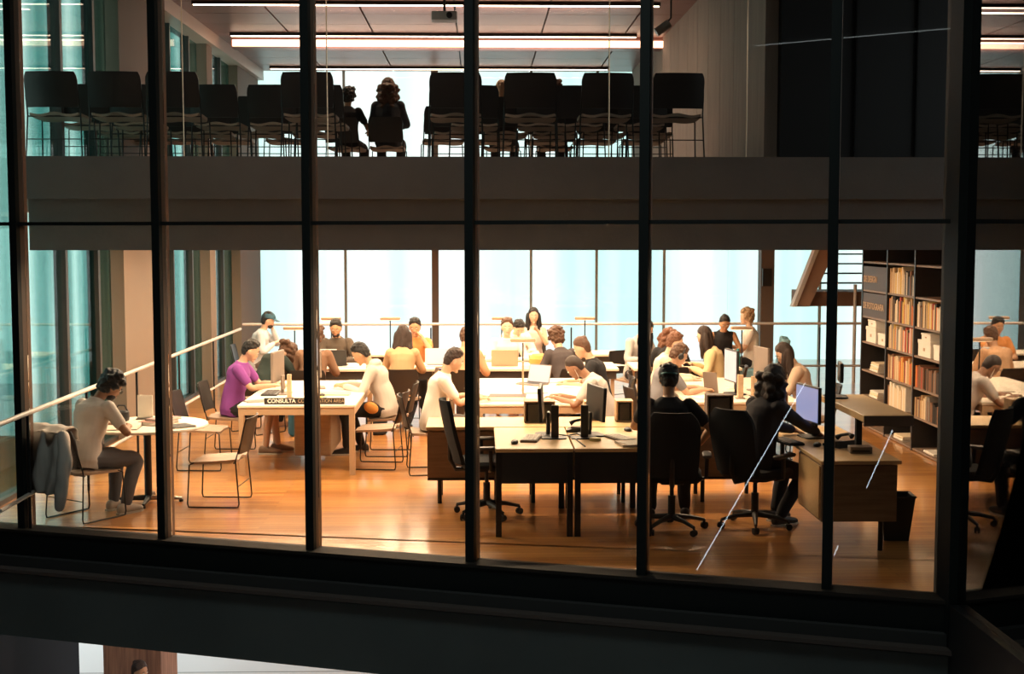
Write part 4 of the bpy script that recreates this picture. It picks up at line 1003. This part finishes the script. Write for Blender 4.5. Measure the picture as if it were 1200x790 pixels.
BROWNSH = mat('shoe_brown', (.22, .13, .08), .6); WHITESH = mat('shoe_pale', (.45, .40, .34), .7); BLACKSH = mat('shoe_black', (.02, .018, .018), .4)
DENIM = cloth('denim', (.10, .10, .11)); BLKTR = cloth('black', (.015, .014, .016)); GREYTR = cloth('greytrouser', (.12, .10, .09)); CREAM = cloth('cream', (.70, .60, .46))
def seated(x, y, head, lb_chair, **k):
    """a sled chair under a sitter"""
    put(chair(), x, y, 0, head, lb_chair, 'occupied sled chairs')

# --- foreground
person('bearded man in white t-shirt seated at the round table, reading with glasses on', -3.55, 11.80, 34, lean=21, hp=38, hy=32, hands=((-.06, .42, .775), (.16, .38, .775)), elbow=((-.8, -.3, -.7), (.9, -.4, -.5)),
       feet=((.0, .34, 0), (.22, .28, 0)), skinc=SK3, hair=H_BLK, hstyle='curly', shirt=cloth('heather', (.52, .47, .42)), legs=DENIM, shoe=WHITESH, extras=('beard', 'glasses'), vox=.0075)
put(chair(), -3.52, 11.77, 0, 34, 'dark sled chair with a grey jacket over its back, at the round table', 'occupied sled chairs')
put(chair(), -2.45, 12.36, 0, -86, 'empty sled chair with tan seat nearest the window wall, facing left', 'empty sled chairs downstairs')
put(chair(), -2.98, 14.28, 0, 93, 'empty sled chair behind the round table, facing right', 'empty sled chairs downstairs')
put(chair(), -1.12, 14.30, 0, -84, 'empty sled chair at the right end of the consultation table', 'empty sled chairs downstairs')
person('young man in purple t-shirt and shorts typing at the consultation table', XA(272, 15.3), 15.25, 92, lean=14, hp=28, hands=((-.10, .50, .80), (.14, .50, .80)), feet=((-.10, .50, 0), (.10, .40, 0)), skinc=SK1, hair=H_BLK,
       shirt=cloth('purple', (.24, .055, .27)), legs=BLKTR, legtype='shorts', shoe=BROWNSH, vox=.008)
seated(XA(270, 15.3), 15.22, 92, 'dark sled chair under the man in purple shirt')
person('man in pale grey hoodie and black trousers writing at the consultation table', XA(452, 15.2), 15.15, -88, lean=20, hp=36, hands=((-.12, .46, .79), (.14, .48, .79)), feet=((-.10, .44, 0), (.12, .30, 0)), skinc=SK2, hair=H_BLK,
       shirt=cloth('palegrey', (.55, .48, .42)), sleeve='long', legs=BLKTR, shoe=BLACKSH, extras=('hood',), vox=.008)
seated(XA(454, 15.2), 15.13, -88, 'dark sled chair under the man in grey hoodie')
person('man in white shirt leaning over the middle table from its left side', XA(506, 13.95), 13.98, 84, lean=15, hp=26, hands=((-.14, .50, .79), (.12, .48, .79)), skinc=SK1, hair=H_DBR, shirt=cloth('white', (.82, .76, .66)), legs=GREYTR, shoe=BLACKSH, vox=.008)
seated(XA(504, 13.95), 13.96, 84, 'dark sled chair under the man in white shirt')
person('shaven headed man in grey t-shirt with white earphones leaning over the middle table', XA(716, 13.95), 14.0, -84, lean=28, hp=44, hands=((-.12, .56, .79), (.12, .52, .79)), skinc=SK3, hair=H_DBR, hstyle='buzz', shirt=cloth('grey', (.50, .45, .41)), legs=BLKTR, shoe=BLACKSH, extras=('earbuds',), vox=.008)
seated(XA(718, 13.95), 13.98, -84, 'dark sled chair under the man in grey t-shirt')
put(ochair(), .06, 11.75, 0, 82, 'empty black office chair with castors at the left staff desk', 'black office chairs')
bpy.context.view_layer.update()
put(ochair(), XA(790, 11.15), 11.12, 0, 8, 'black office chair under the man in cap', 'black office chairs')
person('man in dark shirt and cap seen from behind, seated in an office chair', XA(787, 11.25), 11.28, 6, lean=6, s=1.0, hp=14, hands=((-.22, .42, .78), (.29, .22, .70)), elbow=((-.8, -.4, -.5), (.8, -.5, -.3)), feet=((-.14, .30, 0), (.16, .36, 0)), seat=.50, skinc=SK2, hair=H_BLK,
       shirt=cloth('navy', (.018, .017, .020)), legs=BLKTR, shoe=BLACKSH, extras=(('cap', (.03, .035, .04), 'dark', -1, (.04, .16, .17)),), vox=.0075)
put(ochair(), XA(888, 11.3), 11.22, 0, 48, 'black office chair under the curly haired woman', 'black office chairs')
person('woman with long curly dark hair typing at the reference desk', XA(892, 11.3), 11.26, 58, lean=12, hp=16, female=True, hands=((-.10, .52, .785), (.16, .56, .785)), feet=((-.08, .30, 0), (.10, .18, 0)), seat=.50, skinc=SK2, hair=H_DBR, hstyle='wavy',
       shirt=cloth('charcoal', (.05, .045, .05)), sleeve='long', legs=BLKTR, shoe=BLACKSH, vox=.0075)
# --- right table
person('man in grey t-shirt with headphones at the left side of right table', XA(772, 14.7), 14.7, 80, lean=16, hp=34, hands=((-.12, .50, .79), (.14, .50, .79)), skinc=SK1, hair=H_BRN, shirt=cloth('steel', (.20, .19, .20)), legs=BLKTR, shoe=BLACKSH, extras=('headphones',), vox=.009)
seated(XA(770, 14.7), 14.68, 80, 'dark sled chair under the man with headphones')
person('woman with very long dark hair and pale blouse at the right side of right table', XA(950, 14.8), 14.8, -82, lean=16, hp=34, hy=-8, female=True, hands=((-.12, .46, .79), (.14, .46, .79)), skinc=SK4, hair=H_DBR, hstyle='long', shirt=cloth('blouse', (.62, .45, .33)), sleeve='long', legs=BLKTR, shoe=BLACKSH, vox=.009)
seated(XA(954, 14.8), 14.8, -82, 'dark sled chair under the woman in pale blouse')
person('ginger haired person half hidden behind the man with headphones', XA(772, 16.2), 16.15, 100, lean=14, hp=20, female=True, skinc=SK4, hair=H_AUB, shirt=CREAM, sleeve='long', legs=GREYTR, vox=.010)
seated(XA(770, 16.2), 16.15, 100, 'dark sled chair under the ginger haired person')
person('woman with long brown hair and yellow cream sweater facing left', XA(844, 16.95), 16.95, -74, lean=10, hp=22, female=True, hands=((-.12, .32, .80), (.08, .34, .84)), skinc=SK4, hair=H_DBR, hstyle='long', shirt=cloth('butter', (.72, .55, .30)), sleeve='long', legs=GREYTR, vox=.009)
seated(XA(847, 16.95), 16.95, -78, 'dark sled chair under the woman in yellow sweater')
person('woman with auburn hair and dark top bending over papers by the right table', XA(788, 17.1), 17.18, 6, lean=20, hp=40, female=True, skinc=SK4, hair=H_AUB, hstyle='wavy', shirt=BLKTR, sleeve='short', legs=GREYTR, vox=.010)
seated(XA(788, 17.1), 17.13, 6, 'dark sled chair under the woman with auburn hair')
# --- middle table and cross rows
person('woman with brown hair in a bun and black top, behind the grey shirt man', XA(706, 15.7), 15.6, -84, lean=16, hp=30, female=True, skinc=SK1, hair=H_BRN, hstyle='bun', shirt=BLKTR, sleeve='short', legs=GREYTR, vox=.010)
seated(XA(709, 15.7), 15.6, -84, 'dark sled chair under the woman with a bun')
person('person in dark jacket with curly brown hair, back turned, at the cross table', XA(663, 17.1), 17.0, -22, lean=22, hp=24, female=True, skinc=SK1, hair=H_BRN, hstyle='curly', shirt=cloth('darkjacket', (.07, .055, .055)), sleeve='long', legs=BLKTR, vox=.009)
seated(XA(663, 17.1), 16.96, -22, 'dark sled chair under the person in dark jacket')
person('brown haired person in orange beige top behind the white shirt man', XA(541, 16.9), 16.9, 14, lean=16, hp=22, skinc=SK2, hair=H_BRN, shirt=cloth('apricot', (.62, .36, .20)), sleeve='long', legs=GREYTR, vox=.010)
seated(XA(541, 16.9), 16.86, 14, 'dark sled chair under the person in orange beige top')
person('woman with long dark brown hair and tan top, back turned, on a black chair', XA(471, 17.0), 16.95, 2, lean=8, hp=14, female=True, skinc=SK1, hair=H_DBR, hstyle='long', shirt=cloth('tan', (.55, .34, .18)), sleeve='long', legs=BLKTR, shoe=BLACKSH, feet=((-.1, .2, 0), (.06, .05, 0)), vox=.008)
seated(XA(471, 17.0), 16.90, 2, 'dark sled chair with black back under the long haired woman in tan')
person('brown haired person in brown jacket beside the mullion, back turned', XA(366, 16.9), 16.85, 4, lean=14, hp=20, skinc=SK2, hair=H_BRN, hstyle='curly', shirt=cloth('umber', (.22, .12, .07)), sleeve='long', legs=GREYTR, vox=.010)
seated(XA(366, 16.9), 16.8, 4, 'dark sled chair under the person in brown jacket')
person('person in dark green shirt with brown hair, head down on the table', XA(304, 16.9), 16.88, 42, lean=38, hp=70, hands=((-.20, .56, .79), (.10, .60, .79)), skinc=SK4, hair=H_BRN, hstyle='wavy', female=True, shirt=cloth('bottlegreen', (.022, .035, .03)), sleeve='short', legs=BLKTR, vox=.009)
seated(XA(302, 16.9), 16.86, 42, 'dark sled chair under the person with head down')
person('bearded man in dark sweater facing the window wall behind a black laptop', XA(395, 18.95), 18.95, 180, lean=12, hp=24, skinc=SK2, hair=H_BLK, shirt=cloth('soot', (.10, .075, .055)), sleeve='long', legs=BLKTR, extras=('beard',), vox=.009)
seated(XA(395, 18.95), 19.0, 180, 'dark sled chair under the bearded man with laptop')
person('dark haired man in orange shirt drinking, facing the window wall', XA(487, 18.95), 18.95, 182, lean=10, hp=18, hands=((-.10, .22, 1.08), (.16, .40, .79)), skinc=SK2, hair=H_BLK, shirt=cloth('orange', (.65, .26, .08)), sleeve='short', legs=BLKTR, vox=.009)
seated(XA(487, 18.95), 19.0, 182, 'dark sled chair under the man in orange shirt')
person('smiling young man in white shirt behind the tan laptop', XA(594, 18.9), 18.9, 180, lean=14, hp=8, skinc=SK4, hair=H_BRN, shirt=cloth('offwhite', (.8, .74, .66)), sleeve='long', legs=GREYTR, vox=.009)
seated(XA(594, 18.9), 18.95, 180, 'dark sled chair under the smiling man')
person('dark haired person bending low behind the smiling man', XA(600, 20.4), 20.3, 165, lean=26, hp=46, skinc=SK4, hair=H_BLK, shirt=cloth('offwhite', (.8, .74, .66)), sleeve='long', legs=GREYTR, vox=.011)
person('woman with long black hair and white top at the far table', XA(625, 21.05), 21.05, 178, lean=4, hp=6, female=True, hands=((-.06, .26, 1.0), (.10, .34, .79)), skinc=SK4, hair=H_BLK, hstyle='long', shirt=cloth('blush', (.7, .6, .55)), sleeve='none', legs=GREYTR, vox=.009)
seated(XA(600, 20.4), 20.35, 165, 'dark sled chair under the person bending low'); seated(XA(625, 21.05), 21.1, 178, 'dark sled chair under the woman with long black hair')
person('black haired person in light grey jacket at the far right cross table', XA(745, 18.9), 18.9, 150, lean=14, hp=34, hy=-20, female=True, skinc=SK1, hair=H_BLK, hstyle='long', shirt=cloth('lightgrey', (.45, .42, .40)), sleeve='long', legs=BLKTR, vox=.010)
seated(XA(745, 18.9), 18.95, 150, 'dark sled chair under the person in light grey jacket')
person('man in blue cap and pale shirt, hand on chin, in the far left corner', XA(299, 20.4), 20.4, 88, lean=14, s=1.0, hp=16, hands=((-.05, .26, 1.06), (.12, .30, .86)), skinc=SK4, hair=H_BLK, shirt=cloth('paleblue', (.50, .54, .58)), sleeve='long', legs=GREYTR, extras=('beard', ('cap', (.03, .09, .13), 'petrol', 1)), vox=.009)
seated(XA(297, 20.4), 20.4, 88, 'dark sled chair under the man in blue cap')
person('woman in black tank top with dark hair, leaning forward by the back rail', XA(848, 20.5), 20.5, 182, lean=22, hp=30, female=True, skinc=SK2, hair=H_BLK, hstyle='bun', shirt=BLKTR, sleeve='none', legs=BLKTR, vox=.009)
person('woman with curly blonde hair and white top on the blue chair', XA(884, 20.6), 20.6, -80, lean=4, hp=6, female=True, hands=((-.12, .34, .78), (.12, .34, .74)), skinc=SK4, hair=H_BLD, hstyle='curly', shirt=cloth('offwhite', (.8, .74, .66)), sleeve='short', legs=BLKTR, vox=.009)
seated(XA(848, 20.5), 20.55, 182, 'dark sled chair under the woman in black tank top')
# blue armchair
t = thing('armchair', 'pale blue upholstered armchair by the back windows', 'chair', (XA(888, 20.6), 20.6, 0), R(80)); BLU = mat('pale_blue_fabric', (.22, .42, .50), .8)
MB().rbox(-.34, .34, -.30, .34, .22, .44, .06).build('seat', BLU, t, True); MB().rbox(-.34, .34, -.10, .04, 0, .52, .05, M=TM((0, -.36, .40)) @ Matrix.Rotation(R(8), 4, 'X')).build('backrest', BLU, t, True)
for sx in (-1, 1):
    for sy in (-1, 1): MB().cyl(sx * .28, sy * .25, 0, .22, .02).build('leg', M_STEEL, t)

# --- jacket over the chair back
def jacket():
    mb = MB(); rs = []
    for j in range(15):
        v = j / 14; z = .85 - v * .56
        hw = (.235 + .05 * math.sin(v * 2.2)) * (1 if v < .75 else 1 - .3 * (v - .75) * 4)
        f = [Vector((u * hw, -.425 - .05 * math.sin(v * 2.5) - .018 * math.sin(u * 9 + v * 3) - .03 * (1 - u * u), z - (.05 * abs(u) if j == 0 else 0))) for u in [i / 16 * 2 - 1 for i in range(17)]]
        b = [Vector((q.x * .97, q.y + .03, q.z)) for q in reversed(f)]
        rs.append(f + b)
    return mb.rings(rs)
t = thing('jacket', 'crumpled light grey jacket hanging over the chair at the round table', 'jacket', (-3.52, 11.77, 0), -R(34)); GJ = cloth('jacketgrey', (.66, .60, .54))
m2 = MB().rings([[Vector((u * .23, y_, z_)) for u in [i / 10 * 2 - 1 for i in range(11)]] + [Vector((u * .23, y_ + .015, z_ - .02)) for u in [1 - i / 10 * 2 for i in range(11)]] for y_, z_ in ((-.45, .83), (-.38, .872), (-.31, .875), (-.27, .85), (-.265, .76))])
link('jacket_body', bake([jacket(), m2], .010, .010, 34, 2, .6, [GJ], 'jacket_body'), t)
for sg in (-1, 1):
    m = MB(); limb(m, [(sg * .22, -.41, .80), (sg * .27, -.44, .60), (sg * .25, -.45, .40), (sg * .20, -.45, .19)], [.05, .062, .058, .042]); link('sleeve', bake([m], .010, .010, 36, 2, .6, [GJ], 'sleeve'), t)

# --- things by the tables
o = MB().ell((0, 0, 0), .085, .03, .065); o = o.build('waist_bag', mat('orange_bag', (.62, .26, .05), .6), None, True); o.rotation_euler = (0, R(25), 0); tag(o, 'small orange pouch on the hooded man chair side', 'bag'); o.location = (XA(434, 14.95), 14.93, .56)
def backpack(x, y, head, label, m, s_=1.0, z=0):
    t = thing('backpack', label, 'bag', (x, y, z), -R(head), 'bags on the floor')
    MB().rbox(-.15 * s_, .15 * s_, -.09 * s_, .09 * s_, 0, .40 * s_, .07).build('body', m, t, True); MB().rbox(-.11 * s_, .11 * s_, .08 * s_, .13 * s_, .04, .22 * s_, .03).build('front_pocket', m, t, True)
    MB().tube([(-.04, 0, .40 * s_), (-.03, 0, .45 * s_), (.03, 0, .45 * s_), (.04, 0, .40 * s_)], .008).build('handle', M_PLAST, t, True)
backpack(XA(512, 16.8), 17.1, 20, 'dark backpack on the floor right of the long haired woman in tan', M_FABRIC)
backpack(XA(336, 16.0), 16.55, 70, 'blue bag on the floor under the consultation table end', mat('blue_bag', (.03, .15, .25), .7), .8)
backpack(XA(440, 16.6), 16.6, 0, 'black bag on the floor behind the hooded man', M_FABRIC, .9)
o = MB().rbox(-.22, .22, -.2, .2, 0, .16, .12, n=6).build('cushion', mat('orange_cushion', (.70, .30, .07), .8), None, True); tag(o, 'orange cushion on the cross table left of the dark jacket person', 'cushion'); o.location = (XA(640, 17.7), 17.75, .745)
o = MB().lathe([(.03, 0), (.032, .15), (.018, .19), (.016, .22)], 16).build('water_bottle', mat('teal_bottle', (.05, .35, .38), .3), None, True); tag(o, 'teal bottle standing by the woman in black tank top', 'bottle'); o.location = (XA(866, 18.0), 17.9, .745)
random.seed(9)
for i, (px, Y, lb) in enumerate(((470 - 60, 17.8, 'right of the black laptop'), (445, 17.7, 'near the left cross table end'), (545, 17.8, 'left of the tan laptop'), (650 - 30, 17.7, 'right of the tan laptop'), (720, 17.9, 'beside the grey jacket person'), (815, 17.8, 'in front of the yellow sweater woman'), (560, 15.3, 'on the middle table under the white shirt man'), (640, 15.9, 'far end of middle table'), (670, 15.4, 'right edge of middle table'))):
    papers(XA(px, Y), Y, .745, random.uniform(-30, 30), 'loose white papers %s' % lb, n=3)

# ------------------------------------------------------------------ upper floor: rows of chairs and people seen against the windows
GZ = 3.26
def put_up(o, *a):
    put(o, *a); o.scale = (1.13, 1, 1.04)
U1 = [(80, 'leftmost'), (149, 'second from left'), (215, 'third from left'), (368, 'fourth from left'), (535, 'fifth from left'), (621, 'sixth from left'), (707, 'seventh from left'), (788, 'rightmost')]
Yr = [13.62, 14.75, 15.95, 17.1]
for px, wd in U1: put_up(chair(), XA(px, Yr[0]), Yr[0], GZ, random.uniform(-3, 3), 'dark empty chair upstairs, %s in the front row' % wd, 'front row of empty chairs upstairs')
U2 = [(110, ''), (170, ''), (264, ''), (327, ''), (352, ''), (560, ''), (640, ''), (690, ''), (748, '')]
for k, px in enumerate([112, 172, 264, 327, 392 - 10, 556, 634, 676, 748]): put_up(chair(), XA(px, Yr[1]), Yr[1], GZ, random.uniform(-6, 6), 'dark empty chair upstairs, %s from left in the second row' % ORD[k], 'second row of empty chairs upstairs')
for k, px in enumerate([152, 202, 252, 310, 372, 534, 592, 650, 706, 760]): put_up(chair(), XA(px, Yr[2]), Yr[2], GZ, random.uniform(-6, 6), 'dark empty chair upstairs, %s from left in the third row' % ORD[k], 'third row of empty chairs upstairs')
for k, px in enumerate([180, 226, 276, 340, 520, 576, 640, 696, 752]): put_up(chair(), XA(px, Yr[3]), Yr[3], GZ, random.uniform(-6, 6), 'dark empty chair upstairs, %s from left in the fourth row' % ORD[k], 'fourth row of empty chairs upstairs')
person('child with short dark hair sitting upstairs left of the wavy haired woman', XA(409, 18.4), 18.4, 10, lean=4, s=.90, hp=4, skinc=SK2, hair=H_BLK, hstyle='curly', shirt=cloth('navy', (.018, .017, .020)), sleeve='short', legs=BLKTR, floor=GZ, vox=.009, hands=((-.1, .4, .7), (.2, .38, .7)))
put(chair(), XA(409, 18.4), 18.35, GZ, 10, 'dark chair upstairs under the child', 'occupied chairs upstairs')
person('woman with wavy brown hair sitting upstairs, back turned', XA(456, 18.3), 18.3, 2, lean=4, s=1.03, hp=2, female=True, skinc=SK1, hair=H_BRN, hstyle='wavy', shirt=cloth('dusk', (.035, .04, .05)), sleeve='long', legs=BLKTR, floor=GZ, vox=.008)
put(chair(), XA(456, 18.3), 18.24, GZ, 2, 'dark chair upstairs under the wavy haired woman', 'occupied chairs upstairs')
person('blonde person upstairs mostly hidden behind the sixth front chair, left side', XA(588, 17.6), 18.2, 8, lean=6, hp=4, female=True, skinc=SK4, hair=H_BLD, hstyle='long', shirt=cloth('dusk', (.035, .04, .05)), sleeve='long', legs=BLKTR, floor=GZ, vox=.010)
person('brown haired person upstairs mostly hidden behind the sixth front chair, right side', XA(650, 18.2), 18.2, -4, lean=6, hp=4, female=True, skinc=SK1, hair=H_BRN, hstyle='curly', shirt=cloth('dusk', (.035, .04, .05)), sleeve='long', legs=BLKTR, floor=GZ, vox=.010)
for px, Y, h_ in ((588, 18.15, 8), (650, 18.15, -4)): put(chair(), XA(px, Y), Y, GZ, h_, 'dark chair upstairs under the %s person' % ('blonde' if px < 600 else 'brown haired'), 'occupied chairs upstairs')
# --- level below
person('dark haired person standing on the lower level in front of the pier', XA(151, 15.3), 15.3, 150, lean=2, s=1.0, hp=10, hy=-30, hands=((-.20, .05, .80), (.20, .05, .80)), stand=True, feet=((-.12, 0, 0), (.12, .02, 0)), skinc=SK2, hair=H_DBR, hstyle='bun', shirt=cloth('umber', (.22, .12, .07)), sleeve='long', legs=BLKTR, floor=-4.2, vox=.010, female=True)
